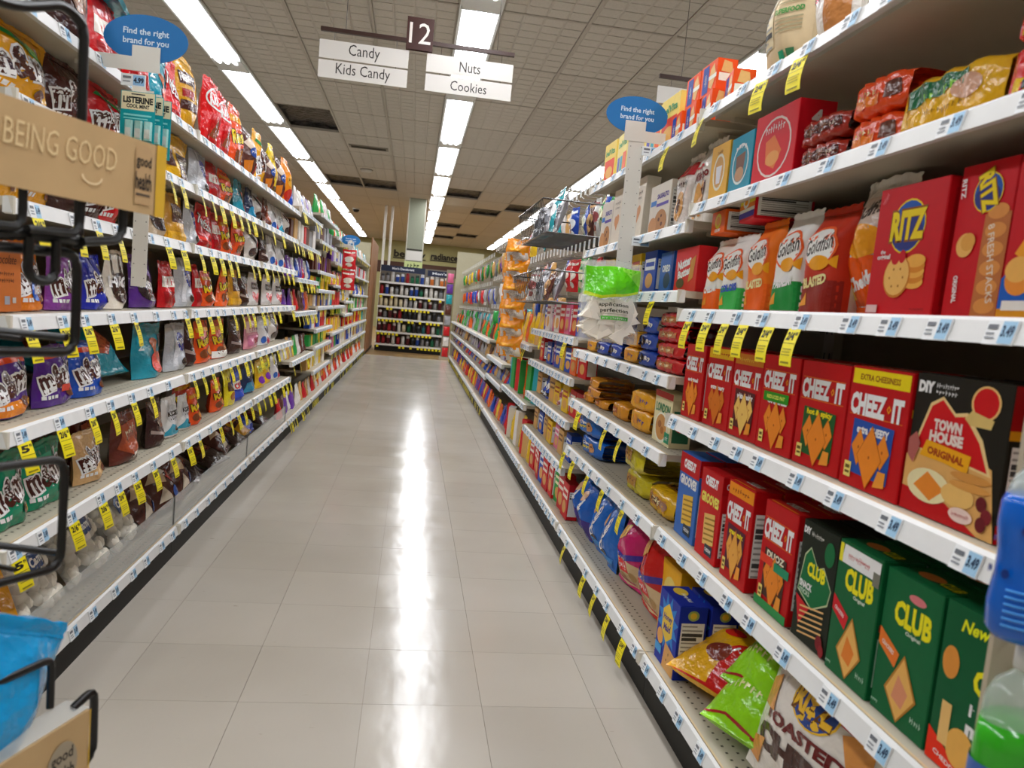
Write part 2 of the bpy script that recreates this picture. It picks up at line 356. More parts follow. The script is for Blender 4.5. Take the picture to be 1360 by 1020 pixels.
bag('gold', 'gold foil candy pouch', '#b98a2a', .16, .18, .03, [('r', .2, .40, .85, .78, '#4a2a1e'), ('t', 'CARAMEL', .52, .62, .56, .12, '#f0e2c0', .04), ('r', .05, .04, .95, .2, '#d9a828')], 'pouch')
bag('goldtall', 'gold candy bag of wrapped nuggets', '#c3941f', .19, .24, .045, [('r', .08, .62, .62, .78, '#3a1d18'), ('t', "HERSHEY'S", .35, .70, .5, .1, WH, .04), ('r', .08, .30, .6, .42, '#3a1d18'), ('r', .1, .46, .5, .56, '#8c1d16'), ('p', [(.66, .2), (.95, .2), (.95, .75), (.75, .7)], '#ddd6cc')], 'pillow')
bag('tealbag', 'teal pouch picturing a dipped cup', '#148093', .19, .20, .035, [('r', .08, .62, .28, .8, '#1c9ab0'), ('t', '2', .18, .62, .12, .2, '#d8f0f2', .02), ('e', .60, .66, .14, .08, '#8c4a2a'), ('p', [(.48, .66), (.72, .66), (.66, .44), (.56, .44)], '#b5643a'), ('r', .78, .55, .97, .80, '#33261f'), ('e', .66, .27, .30, .20, '#c4473a'), ('e', .74, .36, .16, .12, '#d86a48')], 'pouch')
bag('teallie', 'teal glossy candy bag', '#128497', .24, .18, .045, [('p', [(.15, .35), (.55, .25), (.9, .62), (.5, .75)], '#9c4a2c'), ('p', [(.22, .40), (.5, .33), (.78, .58), (.52, .66)], '#c96a3c')], 'pillow')
bag('darkbag', 'dark brown glossy candy pouch', '#2e1a17', .16, .18, .035, [('p', [(.1, .9), (.3, .9), (.6, .4), (.4, .4)], '#564440'), ('e', .55, .55, .28, .16, '#7a5a48'), ('t', 'DARK', .5, .56, .5, .12, '#d9cfc4', .04, 8), ('p', [(.1, .3), (.9, .15), (.9, .2), (.1, .38)], '#8a7c76')], 'pouch')
bag('brownbag', 'brown honeycomb patterned candy pouch', '#55291f', .17, .19, .035, [('p', [(.25, .75), (.75, .8), (.95, .4), (.55, .08), (.12, .3)], '#8c4428'), ('t', 'Rolo', .55, .62, .5, .16, '#e8d4b4', .04, 10), ('r', .44, .08, .62, .18, '#d8cfc4')], 'pouch')
bag('cherry', 'silver pouch with red fruit print', '#c6c3c2', .20, .18, .035, [('e', .3, .28, .14, .15, '#a3232c'), ('e', .58, .24, .16, .16, '#b52c34'), ('e', .8, .3, .13, .14, '#8d1c26'), ('r', .2, .5, .7, .7, '#3a3436'), ('t', 'CHERRY', .45, .6, .42, .1, WH, .04)], 'pouch')
bag('pink', 'pink and white candy pouch', '#c98a98', .18, .18, .035, [('r', .06, .5, .94, .85, '#d9b7b6'), ('t', 'Bites', .5, .66, .6, .18, '#8c2c48', .05, 10), ('r', .1, .08, .9, .42, '#b06a86'), ('e', .6, .24, .2, .12, '#7a2c3a')], 'pouch')
bag('whitemix', 'white candy pouch with coloured drops', '#d5d5d8', .20, .18, .035, [('e', .25, .18, .12, .13, '#2a5ca8'), ('e', .52, .15, .13, .13, '#a8284a'), ('e', .78, .18, .12, .13, '#2a6ca8'), ('p', [(.3, .5), (.5, .8), (.75, .55), (.55, .4)], '#6a666c')], 'pouch')
bag('crunch', 'blue candy pouch with white panel', '#20358f', .16, .19, .035, [('r', .08, .36, .92, .60, '#e9e6e4'), ('t', 'CRUNCH', .5, .48, .74, .18, '#c3161f', .06, 4), ('r', .1, .1, .9, .3, '#2a4cae'), ('r', .1, .7, .9, .85, '#3a56b8')], 'pouch')
bag('dblue', 'dark blue candy pouch with cyan base', '#13294f', .17, .19, .035, [('p', [(.05, .05), (.95, .05), (.7, .45), (.2, .35)], '#167a9c'), ('t', 'ALMOND', .5, .66, .6, .13, WH, .04, 10)], 'pouch')
bag('yellow', 'slim yellow candy pouch', '#d9cc2e', .13, .20, .03, [('r', .2, .4, .8, .65, '#4a331c'), ('e', .5, .25, .25, .12, '#8c5a24'), ('t', 'mini', .5, .76, .6, .12, '#3a2c1c', .05)], 'pouch')
bag('yelpurple', 'yellow candy pouch, purple and orange dots', '#e3ba22', .16, .19, .035, [('e', .3, .3, .18, .14, '#6a2a8c'), ('e', .7, .25, .18, .14, '#e0701c'), ('r', .15, .55, .85, .8, '#d8d84c'), ('t', 'Sour', .5, .68, .5, .14, '#2c2c2c', .05)], 'pouch')
bag('bwr', 'white, black and red candy bag', '#d4d0cc', .20, .18, .04, [('p', [(.1, .9), (.35, .9), (.75, .1), (.5, .1)], '#2a2224'), ('p', [(.5, .9), (.62, .9), (.95, .3), (.85, .2)], '#b0222a'), ('e', .3, .25, .16, .14, '#3a2c2a'), ('e', .7, .55, .14, .12, '#c8323a')], 'pillow')
bag('choccarton_bag', 'brown assorted candy bag', '#4a2b24', .20, .22, .045, [('p', [(.1, .7), (.5, .9), (.9, .6), (.6, .4)], '#c8b8a8'), ('p', [(.15, .1), (.5, .15), (.45, .4), (.1, .35)], '#c4761c'), ('p', [(.55, .1), (.9, .15), (.9, .4), (.6, .38)], '#8c2a2c'), ('e', .5, .55, .25, .1, '#2c4a8c'), ('t', 'MINIS', .5, .55, .38, .1, WH, .05)], 'pillow')
bag('yellowtall', 'tall yellow candy bag', '#ddc11e', .14, .24, .035, [('r', .1, .1, .9, .22, '#5a4420'), ('e', .5, .45, .3, .12, '#b8901c'), ('t', 'lemon', .5, .72, .7, .12, '#6a4a10', .05)], 'pillow')
bag('orangetall', 'tall amber candy bag', '#e08a16', .17, .25, .045, [('e', .5, .25, .35, .14, '#b02c20'), ('e', .5, .55, .3, .12, '#f0b440'), ('t', 'toffee', .5, .56, .5, .1, '#6a2c10', .05)], 'pillow')
bag('purplewhite', 'white and purple candy bag', '#cfcad4', .17, .23, .04, [('p', [(.3, .95), (.7, .95), (.85, .2), (.5, .05)], '#5a3a9c'), ('r', .1, .4, .5, .6, '#e6e2ea'), ('t', 'Milk', .3, .5, .34, .14, '#5a3a9c', .05)], 'pillow')
carton('chocbox', 'tan orange chocolate carton', '#a9622a', .15, .15, .06, [('t', 'Chocolate', .56, .74, .62, .13, '#3a1d10', .0, 0, .3), ('t', 'ALMOND &', .6, .54, .44, .06, '#4a2814', .01), ('t', 'SEA SALT', .6, .44, .44, .06, '#4a2814', .01), ('r', .55, .10, .68, .22, '#8a8c94'), ('r', .75, .12, .84, .2, '#a8a4a0'), ('r', .52, .9, .66, 1, '#e4e0da')], name='chocolate_carton', cat='chocolate box')
# --- clear bags for the low bin
def mallows(S, w, h, D):
    mb = MB(); r = random.Random(3)
    for _ in range(80):
        u, v = r.uniform(.1, .9), r.uniform(.06, .86); x, y, z = S(u, v); y = D+(y-D)*r.uniform(.1, .75)
        R = .0145; mb.lathe([(.001, -R), (R*.9, -R), (R*1.05, -R*.4), (R*1.05, R*.4), (R*.9, R), (.001, R)], 0, 0, 8, '#f2ede4')
        n = 8*6; a, b = r.uniform(0, 3), r.uniform(0, 3); M = Matrix.Rotation(a, 3, 'X') @ Matrix.Rotation(b, 3, 'Y')
        mb.v[-n:] = [tuple(M @ Vector(p)+Vector((x, y, z))) for p in mb.v[-n:]]
    return mb.mesh('mallows', 'mallow')
bag('mallow', 'clear bag of white marshmallows', '#e4e4e0', .26, .24, .05, [('p', [(.3, .52), (.45, .62), (.85, .60), (.92, .45), (.35, .38)], '#27406c'), ('t', 'Campfire', .6, .5, .5, .12, WH, .04, 6), ('e', .5, .66, .1, .06, '#b8762c')], 'pillow', m='clearfilm', contents=mallows, name='marshmallow_bag', cat='marshmallow bag', art_m='film')
bag('minisclear', 'clear bag of wrapped chocolate minis', '#4a2a22', .22, .20, .05, [('p', [(.1, .5), (.4, .8), (.5, .4)], '#c8b090'), ('p', [(.5, .5), (.9, .7), (.8, .3)], '#b4362c'), ('p', [(.2, .1), (.4, .35), (.6, .1)], '#d8ccb8'), ('e', .7, .2, .1, .1, '#3a5a9c'), ('p', [(.35, .55), (.45, .75), (.6, .6)], '#e8e0d4')], 'pillow')
bag('darkflat', 'dark chocolate bag lying flat', '#2a1512', .24, .22, .035, [('r', .1, .4, .9, .6, '#4a1c18'), ('e', .5, .5, .2, .06, '#8c5a3c')], 'pillow')
bag('redyellow', 'red and yellow candy bag', '#d39a1c', .20, .26, .02, [('r', .3, .05, .75, .9, '#b81c20'), ('e', .52, .6, .16, .08, '#2a3a8c'), ('t', 'Butter ', .52, .35, .4, .08, '#f4dc6c', .04, 90)], 'pillow')
bag('bluebag', 'small shiny blue candy bag', '#1c3fa8', .16, .12, .035, [('p', [(.2, .3), (.5, .7), (.8, .4)], '#c8d4ec')], 'pillow')
# --- cracker cartons, right side
CZ = '#a80f17'
def cheez(key, desc, sub, subc, pic, band=None, bg=None, w=.158, body=CZ, title2=None, d=.06, h=.19, extra=()):
    f = [('r', .06, .845, .94, .85, '#e88a1c'), ('r', .06, .64, .94, .645, '#e88a1c')] if not band else [('r', .04, .86, .98, .985, band[0]), ('t', band[1], .5, .92, .66, .05, band[2], .03), ('r', .06, .60, .94, .605, '#e88a1c')]
    yo = 0 if not band else -.05
    f += [('t', 'CHEEZ', .355, .745+yo, .60, .19, WH, .055), ('t', 'IT', .85, .745+yo, .17, .19, WH, .055), ('p', [(.675, .745+yo), (.71, .780+yo), (.745, .745+yo), (.71, .710+yo)], '#f0a21c'), ('e', .71, .745+yo, .014, .014, '#a8101a')]
    if bg: f += [('p', [(.16, .12), (.82, .10), (.84, .55), (.16, .57)], bg)]
    f += [('t', sub, .50, .52+yo*.6, .54, .07, subc, .05)]
    for (cu, cv, s) in ((.30, .34, .15), (.70, .35, .14), (.50, .28, .25)):
        f += [('p', [(cu, cv+s*1.05), (cu+s*.85, cv), (cu, cv-s*1.05), (cu-s*.85, cv)], '#a85c14'), ('p', [(cu, cv+s), (cu+s*.8, cv), (cu, cv-s), (cu-s*.8, cv)], pic), ('e', cu, cv, .014, .014, '#9c5010')]
    f += [('p', [(.62, .06), (.80, .08), (.80, .20), (.68, .20)], '#e89a3a'), ('r', .10, .07, .22, .20, '#ead37a'), ('r', .12, .10, .20, .12, '#5a4a20'), ('r', .12, .14, .20, .17, '#5a4a20')] + list(extra)
    carton(key, desc, body, w, h, d, f, side=nutri(.12, .15, .88, .78), top=[('t', 'CHEEZ-IT', .5, .5, .5, .3, WH, .05), ('r', .1, .05, .9, .12, '#d8861c')])
PIC = '#df8a2c'
cheez('cz_orig', 'red cheese cracker carton', 'original', WH, PIC)
cheez('cz_toasty', 'red cracker carton with yellow top band', 'extra toasty', WH, '#c2701f', band=('#e8b81c', 'NEW DEAL', '#a8101a'))
cheez('cz_snap', 'red cracker carton, dark cheddar panel', 'white cheddar', WH, '#e8c06a', band=('#b8741c', 'BIGGER BOX', '#e8c04a'), bg='#4a1c1e')
cheez('cz_red', 'red cracker carton, green strip', 'original', WH, PIC, extra=[('r', .12, .52, .82, .62, '#2c7a1c'), ('t', 'REDUCED FAT', .47, .57, .5, .04, '#dce86a', .03)])
cheez('cz_spicy', 'red cracker carton, dark green panel', 'hot & spicy', '#f0d81c', PIC, bg='#1c4a24')
cheez('cz_cheesy', 'red cracker carton, blue panel, yellow band', 'extra CHEESY', WH, PIC, band=('#f0d416', 'EXTRA CHEESINESS', '#7a3c10'), bg='#23498f')
cheez('cz_snapmix', 'red snack mix carton, orange band', 'snap mix', '#f0d81c', '#d8a04a', band=('#e0901c', 'NEW MIX', '#7a2c10'), bg='#4a1c2e', w=.15, h=.21)
cheez('cz_duoz', 'red cracker carton with two flavours', 'DUOZ', '#f2e6d0', PIC, bg='#3a221c', w=.15, h=.21, extra=[('r', .05, .42, .45, .50, '#d8462c'), ('r', .5, .40, .95, .48, '#1c7a5a'), ('r', 0, 0, 1, .08, '#2a7a44')])
def grooves(key, desc, col, pc, t2='GROOVES'):
    carton(key, desc, col, .15, .21, .06, [('r', 0, .76, 1, 1, '#a81018'), ('t', 'CHEEZ-IT', .5, .88, .6, .11, WH, .07), ('t', t2, .5, .68, .84, .12, WH if t2 == 'GROOVES' else '#f0dc6a', .06), ('p', [(.36, .15), (.86, .2), (.82, .55), (.32, .50)], pc)] + [('p', [(.38+.05*0, .2+.06*i), (.84, .24+.06*i), (.84, .26+.06*i), (.38, .22+.06*i)], '#8c6a24') for i in range(5)] + [('r', .5, .06, .85, .18, '#26303c'), ('t', 'CHEDDAR', .67, .12, .28, .04, WH, .03)],
           side=[('r', 0, .8, 1, 1, '#a81018'), ('t', 'CHEEZ-IT', .5, .9, .7, .07, WH, .05)] + nutri(.1, .1, .9, .6))
grooves('grooves', 'blue cracker carton with red top', '#3a66a8', '#d8b44a')
grooves('crunch_red', 'red ridged cracker carton, yellow lettering', '#b4141c', '#d8b46a', 'GROOVES ')
carton('townhouse', 'black party cracker carton, red bottle shape', '#17150f', .185, .20, .06,
       [('p', [(0, 0), (1, 0), (.9, .45), (.4, .62), (0, .40)], '#d2a566'), ('p', [(0, 0), (.85, 0), (.5, .14), (0, .17)], '#a8121a'),
        ('p', [(.06, .46), (.2, .80), (.33, .86), (.48, .76), (.60, .78), (.78, .62), (.9, .40), (.5, .44)], '#e8c890'), ('p', [(.09, .47), (.22, .78), (.33, .835), (.48, .735), (.58, .75), (.75, .60), (.86, .42), (.5, .455)], '#b8141c'),
        ('e', .76, .86, .14, .115, '#e0b878'), ('e', .76, .86, .12, .10, '#b8141c'), ('p', [(.58, .74), (.64, .70), (.84, .70), (.86, .76), (.64, .80)], '#c9b070'),
        ('t', 'DIY', .13, .91, .18, .085, WH, .07), ('t', 'WINE NIGHT', .36, .93, .24, .035, WH, .03), ('t', 'PLATTER', .36, .885, .24, .035, WH, .03),
        ('t', 'TOWN', .42, .66, .30, .08, '#f0d8d0', .06), ('t', 'HOUSE', .42, .575, .36, .08, '#f0d8d0', .06), ('p', [(.16, .42), (.22, .54), (.70, .50), (.68, .38), (.42, .41)], '#e8a81c'), ('t', 'ORIGINAL', .44, .46, .40, .055, '#8c3a12', .05, -4),
        ('e', .30, .22, .24, .12, '#efdcb0'), ('p', [(.14, .20), (.34, .12), (.48, .22), (.28, .32)], '#d98832'), ('e', .62, .22, .17, .08, '#e0b870'), ('e', .72, .36, .2, .03, '#c08a48'), ('e', .72, .30, .2, .03, '#c9934e'),
        ('e', .86, .22, .05, .05, '#5a1c22'), ('e', .92, .15, .05, .05, '#6a2228'), ('e', .88, .09, .05, .05, '#5a1c22'), ('e', .68, .10, .12, .05, '#f0d0c8'), ('t', 'perfect pairing', .68, .10, .17, .03, '#a8242c', .02),
        ('p', [(.02, .52), (.10, .58), (.16, .50), (.10, .35), (.03, .40)], '#9c5a54')], side=[('r', 0, 0, 1, .12, '#a8121a'), ('r', 0, .72, 1, 1, '#8c1016'), ('r', 0, .66, 1, .72, '#c9961c')]+nutri(.1, .14, .62, .62)+[('e', .8, .4, .12, .2, '#d8903a')])
GR = '#0f5230'
def club(key, desc, strip, pic, extra=(), w=.135):
    s = .17
    carton(key, desc, GR, w, .21, .07, [('t', 'CLUB', .56, .74, .66, .17, '#e8dc24', .05), ('t', 'Original', .60, .63, .26, .035, '#d8e0d4', .02), ('e', .60, .88, .15, .03, '#c9787c'), ('p', [(.02, .58), (.42, .47), (.36, .36), (.02, .46)], strip), ('t', 'CRACKERS', .2, .47, .24, .03, WH, .02, -14),
           ('p', [(.52, .20+s*1.7), (.52+s*1.7, .24), (.52, .20-s*1.05), (.52-s*1.7, .20)], '#a0702c'), ('p', [(.52, .19+s*1.6), (.50+s*1.6, .24), (.52, .21-s), (.54-s*1.6, .20)], '#d8ac62'), ('p', [(.46, .34), (.66, .25), (.58, .13), (.38, .17)], pic), ('t', 'snack', .85, .12, .2, .04, '#a8c4b0', .02), ('t', 'NET', .1, .06, .14, .03, '#a8c4b0', .02)] + list(extra),
           side=[('r', .25, .55, .75, .75, '#1a6a40'), ('r', .1, .5, .45, .55, '#a8141c')]+nutri(.1, .1, .9, .45, paper='#9cb4a4'), top=[('e', .4, .5, .2, .2, '#d88a4a'), ('t', 'CLUB', .75, .5, .3, .3, '#e8dc24', .04)])
club('club', 'green cracker carton with white coupon', '#b8202a', '#cf7c30', extra=[('p', [(.10, .84), (.14, .98), (.98, .98), (.98, .84)], '#eceae6'), ('t', 'BEST OF SNACKS', .5, .91, .5, .05, '#a8242c', .03), ('r', .84, .80, .98, .90, '#6a6a60'), ('r', .04, .84, .12, .98, '#e8dc3a')])
club('club_orange', 'green cracker carton with orange strip', '#d87830', '#c98a6a')
carton('club_minis', 'green minis carton with red foot', '#0c4a2c', .15, .22, .07, [('t', 'New!', .42, .90, .40, .08, '#d8dc24', .03, 4, .3), ('t', 'CLUB', .76, .62, .60, .15, '#e8dc24', .05), ('t', 'mini', .70, .45, .5, .09, WH, .06), ('t', 'minis', .70, .33, .5, .09, WH, .06), ('e', .16, .64, .11, .10, '#c98a3e'), ('p', [(0, 0), (1, 0), (1, .08), (.5, .05), (0, .2)], '#d8361c'), ('e', .42, .18, .18, .12, '#d8a858'), ('r', .13, .14, .26, .4, '#d8b474'), ('t', 'CHEDDAR', .3, .05, .4, .03, WH, .02, -10)], side=nutri(.1, .1, .9, .5))
carton('club_snack', 'black green cracker carton, bottle shape', '#141a12', .135, .21, .06, [('p', [(.05, .40), (.15, .72), (.3, .80), (.55, .66), (.7, .70), (.95, .55), (.9, .42), (.5, .3)], '#a8b490'), ('p', [(.07, .41), (.17, .71), (.3, .785), (.55, .645), (.69, .685), (.93, .55), (.88, .43), (.5, .315)], '#0f5a34'), ('e', .80, .82, .13, .10, '#0f5a34'), ('t', 'DIY', .14, .92, .20, .06, WH, .06), ('t', 'WINE NIGHT', .44, .91, .34, .04, '#c8c8c0', .03), ('t', 'CLUB', .52, .62, .50, .12, '#e8dc24', .05), ('t', 'SNACK', .28, .47, .36, .06, WH, .05), ('t', 'STICKS', .26, .41, .3, .04, '#b8c8b8', .03), ('p', [(.04, .36), (.45, .30), (.2, .12)], '#b8202a')] + [('p', [(.2, .05+.045*i), (.85, .12+.045*i), (.85, .135+.045*i), (.2, .065+.045*i)], '#d8b078') for i in range(6)] + [('e', .82, .10, .09, .06, '#6a1c24'), ('e', .9, .05, .07, .05, '#7a2228')], side=[('r', .1, .55, .5, .62, '#a8141c')]+nutri(.1, .1, .9, .5, paper='#8a948a'))
RZ = '#b01420'
def ritzlogo(u, v, s, a=1.0, rot=0):
    return [('e', u, v, .27*s, .22*s*a, '#e8c81c'), ('e', u, v, .255*s, .205*s*a, '#1d4f96'), ('e', u, v-.05*s*a, .24*s, .14*s*a, '#26306c')] + outl('RITZ', u, v+.01, .52*s, .24*s*a, '#f0d020', '#7a4a10', b=.05, ob=.08, rot=rot)
carton('ritz', 'red round cracker carton with yellow logo', RZ, .165, .20, .07, ritzlogo(.50, .68, .95) + [('t', 'the', .18, .50, .08, .03, WH, .02), ('t', 'original', .2, .455, .2, .05, WH, .03)] + [('e', .70, .25+.04*i, .14, .05, '#c8822c' if i % 2 else '#e0a84e') for i in range(5)] + [('e', .45, .30, .20, .165, '#b8742a'), ('e', .445, .305, .185, .15, '#e2b468'), ('e', .40, .44, .06, .05, RZ), ('e', .50, .45, .05, .05, RZ)] + [('e', .45+.1*math.cos(i*1.05), .29+.075*math.sin(i*1.05), .012, .01, '#9c6420') for i in range(6)] + [('r', .04, .02, .22, .08, '#c8a8a8'), ('t', 'NET WT 13.7', .82, .05, .2, .02, '#5a0c12', .02), ('t', 'nabisco', .12, .92, .12, .05, '#d8848c', .01, 50)],
       side=[('r', .15, .08, .85, .92, '#98101a')]+[('t', 'ORIGINAL CRACKERS', .5, .5, .7, .04, WH, .03, 90)])
carton('ritz_side', 'red cracker carton turned sideways', RZ, .11, .205, .15, [('r', .56, 0, 1, .66, '#a8683a')] + [('e', .78, .07+.12*i, .18, .05, '#c98a4a') for i in range(6)] + [('t', '8 FRESH STACKS', .78, .34, .95, .06, '#e8d8c8', .01, -80)] + ritzlogo(.55, .80, .95, .62, rot=-70) + [('e', .28, .47, .16, .08, '#e0b066'), ('e', .33, .49, .13, .06, '#d09a4c'), ('t', 'ORIGINAL', .22, .18, .34, .045, WH, .03, -85), ('t', 'RITZ', .1, .85, .24, .045, WH, .03, -85)], top=[('r', .1, .1, .9, .9, '#98101a')])
carton('ritz_cheese', 'red and blue cheese cracker carton', RZ, .16, .205, .07, [('p', [(0, 0), (1, 0), (1, .30), (.2, .38), (0, .25)], '#1c58a8'), ('r', 0, 0, 1, .06, '#c98a1c')] + ritzlogo(.62, .70, .9) + [('p', [(.1, .40), (.3, .62), (.5, .58), (.55, .38), (.35, .28)], '#e09a2c'), ('e', .18, .24, .14, .10, '#d98c3a'), ('e', .16, .3, .13, .08, '#e8b060'), ('r', .05, .05, .4, .11, '#d8d4d0')])
def goldf(key, desc, col, foot, name2=None, w=.13, h=.20, badge='BLASTED', panel=None, m='card'):
    ops = [('r', .02, .02, .98, .30, foot), ('e', .5, .62, .42, .20, '#e0642c'), ('e', .5, .62, .385, .175, '#f2ede6'), ('t', 'Goldfish', .5, .64, .70, .15, '#3a3432', .02, 8, .25), ('e', .56, .47, .24, .07, '#f2a51c'), ('p', [(.76, .47), (.93, .53), (.93, .41)], '#f2a51c'), ('t', badge, .5, .30, .62, .10, name2 or '#f2dca0', .06, 6), ('p', [(.1, .06), (.3, .20), (.34, .08)], '#e8a03a')]
    bag(key, desc, col, w, h, .035, ops, 'block', name='cracker_bag', cat='cracker bag', wr=.18, m=m, back='#c9c6c2')
goldf('gf_cheddar', 'white snack bag with orange foot', '#e6e0d8', '#ee6a1c', badge='CHEDDAR', name2=WH)
goldf('gf_color', 'white snack bag with rainbow foot', '#e6e2de', '#3a9c4c', badge='COLORS', name2='#3a56a8')
goldf('gf_xtra', 'orange blasted snack bag', '#e87a22', '#e0661c', badge='BLASTED')
goldf('gf_parm', 'white snack bag with green foot', '#e6e4e0', '#1e7a3a', badge='PARMESAN', name2=WH)
goldf('gf_blast', 'red blasted snack bag', '#a83018', '#7a2016', badge='BLASTED', w=.14)
bag('gf_big', 'big glossy white and orange snack bag', '#d8d4cc', .16, .25, .05, [('r', .02, .02, .98, .42, '#e8621c'), ('e', .5, .72, .4, .13, '#b8a89c'), ('t', 'Goldfish', .5, .73, .7, .12, '#3a3432', .04, 20, .25), ('e', .55, .52, .32, .12, '#f0a22a'), ('t', 'Cheddar', .55, .25, .7, .1, WH, .05, 10), ('p', [(.05, .1), (.22, .36), (.3, .12)], '#f2b43a')], 'pillow', name='cracker_bag', cat='cracker bag')
carton('gf_lie_o', 'small orange carton lying flat', '#ee6a1c', .10, .055, .13, [('e', .5, .55, .22, .34, '#f2d43a'), ('e', .5, .55, .14, .2, '#e8901c'), ('t', 'COLORS', .5, .14, .4, .14, WH, .04)], side=nutri(.05, .1, .95, .9))
carton('gf_lie_r', 'small rainbow carton lying flat', '#c81c2c', .11, .065, .13, [('r', 0, .75, 1, 1, '#3a9c44'), ('r', 0, .58, 1, .75, '#e8d43a'), ('r', 0, .42, 1, .58, '#e8842a'), ('r', 0, .3, 1, .42, '#e8e4dc'), ('r', 0, .1, 1, .3, '#3a3a8c'), ('e', .42, .65, .2, .22, WH), ('e', .42, .63, .12, .1, '#f0a01c')], side=nutri(.05, .1, .95, .9))
# upper right shelves
carton('cookiebox_y', 'yellow cookie carton with cup picture', '#e0b044', .15, .15, .06, [('e', .5, .52, .32, .32, '#efe6d4'), ('e', .5, .52, .26, .27, '#c49a5c'), ('p', [(.34, .62), (.66, .62), (.6, .32), (.4, .32)], '#d8d8e0'), ('t', 'tea', .5, .86, .3, .08, '#8c5a1c', .04)], name='cookie_carton', cat='cookie box')
carton('cookiebox_t', 'teal cookie carton with chocolate picture', '#1f87a0', .14, .145, .06, [('e', .5, .52, .36, .34, '#d8e4e4'), ('e', .5, .52, .32, .30, '#2f7f92'), ('p', [(.3, .66), (.7, .70), (.66, .28), (.34, .26)], '#6a4a3c'), ('t', 'THIN', .5, .80, .5, .1, WH, .04), ('e', .5, .35, .2, .12, '#b08a6a')], name='cookie_carton', cat='cookie box')
carton('cookiebox_r', 'red four pack cookie carton', '#c8142a', .19, .155, .08, [('e', .5, .5, .40, .40, '#e4d4d0'), ('e', .5, .5, .37, .37, '#c8142a'), ('t', 'CHEDDAR ', .5, .76, .46, .11, WH, .05), ('p', [(.3, .6), (.5, .66), (.7, .42), (.56, .2), (.34, .3)], '#d8783a'), ('e', .5, .35, .16, .1, '#e0a05a')], side=[('t', '4', .5, .78, .3, .2, WH, .04), ('t', 'PACKS', .5, .58, .6, .08, WH, .03)], top=[('t', '4 PACKS', .5, .5, .6, .3, WH, .03)], name='cookie_carton', cat='cookie box')
def sleeve(key, desc, col, ops, w=.16, h=.05, d=.12, name='cookie_packet', cat='cookie packet'):
    S = bagS(w, h, d/2, 'pillow', len(K), .35, n=4)
    # a lying wrapped packet: swollen sleeve with crimped ends along its width
    mb = MB(); nx, na = 14, 28
    def R(t, a, e=0):
        f = min(1, math.sin(math.pi*min(.975, max(.025, t)))**.10*1.03); c, s_ = math.cos(a), math.sin(a)
        rr = (abs(c)**12+abs(s_)**12)**(-1/12)
        return ((t-.5)*w, d/2-(d/2*f+e)*c*rr+.0025*math.sin(31*t+2*a), h/2+(h/2*f+e)*s_*rr+.002*math.sin(23*t+3*a))
    mb.grid([[R(i/nx, -math.pi+2*math.pi*j/na) for j in range(na+1)] for i in range(nx+1)], col, flip=True)
    sl = MB()
    for x0, x1 in ((-w/2, -w/2-.012), (w/2, w/2+.012)):
        sl.grid([[(x0, d*.2+d*.6*j/6, h/2+(.004 if j % 2 else -.004)) for j in range(7)], [(x1, d*.15+d*.7*j/6, h/2) for j in range(7)]], col)
    fm = MB()
    art(fm, list(ops), lambda u, v, e: R(.04+.92*u, -.62+1.24*v, e), w, h, maxl=.02, e0=.0012)
    tp = MB()
    art(tp, list(ops), lambda u, v, e: R(.04+.92*u, math.pi/2-.62+1.24*v, e), w, d, maxl=.03, e0=.0012)
    K[key] = dict(body=mb.mesh(key, 'film'), parts=[('end_seals', sl.mesh(key+'_s', 'film')), ('printed_front', fm.mesh(key+'_f', 'film')), ('printed_top', tp.mesh(key+'_t', 'film'))], w=w, h=h, d=d, desc=desc, cat=cat, name=name)
sleeve('sl_brown', 'brown and red cookie packet', '#8c2a1c', [('r', .05, .3, .95, .85, '#4a221c'), ('e', .3, .55, .12, .3, '#6a4a3a'), ('e', .6, .55, .12, .3, '#6a4a3a'), ('t', 'fudge', .78, .55, .24, .3, '#d8c8b8', .03)], w=.17, h=.048)
sleeve('sl_orange', 'orange foil cookie packet', '#d8501c', [('r', .1, .1, .6, .5, '#e8842c'), ('r', .66, .2, .95, .8, '#5a3a30'), ('t', 'peanut', .35, .65, .4, .3, '#f0c87a', .04)], w=.16, h=.06)
sleeve('sl_lemon', 'yellow lemon cookie packet', '#e0b020', [('p', [(0, .45), (.75, .75), (.75, 1), (0, 1)], '#1f5a3c'), ('t', 'Lemon', .45, .72, .36, .26, '#8cc84a', .05, 8), ('e', .72, .6, .14, .3, '#c8a08a'), ('t', 'naturally', .5, .25, .4, .14, '#8c6a1c', .02)], w=.22, h=.075)
sleeve('sl_redyel', 'red and yellow snack packet', '#c81c1c', [('r', 0, 0, 1, .3, '#e8c42c'), ('r', .2, .05, .7, .28, '#1c1a18'), ('e', .5, .7, .3, .2, '#d8c8b0')], w=.14, h=.07)
sleeve('sl_redstack', 'red and tan wafer packet', '#b01820', [('r', .12, .2, .8, .8, '#a8683c'), ('t', 'Nutter', .46, .5, .5, .36, '#e8d4a8', .05)], w=.23, h=.042)
sleeve('sl_bluestack', 'blue cream cookie packet', '#2a4a9c', [('e', .3, .5, .14, .4, '#2a2424'), ('e', .3, .5, .11, .2, '#e8e4dc'), ('t', 'OREO', .65, .5, .4, .4, WH, .06)], w=.15, h=.05)
sleeve('sl_yelstack', 'golden cream cookie packet', '#d8a02c', [('e', .35, .5, .16, .36, '#c88a3a'), ('t', 'GOLDEN', .68, .5, .36, .3, '#2a3a8c', .05)], w=.17, h=.055)
sleeve('sl_amber', 'flat amber shortbread packet', '#c88a22', [('r', .1, .25, .55, .8, '#9c5a3a'), ('t', 'Fudge', .33, .5, .34, .4, '#ead4a0', .05)], w=.20, h=.035, d=.16)
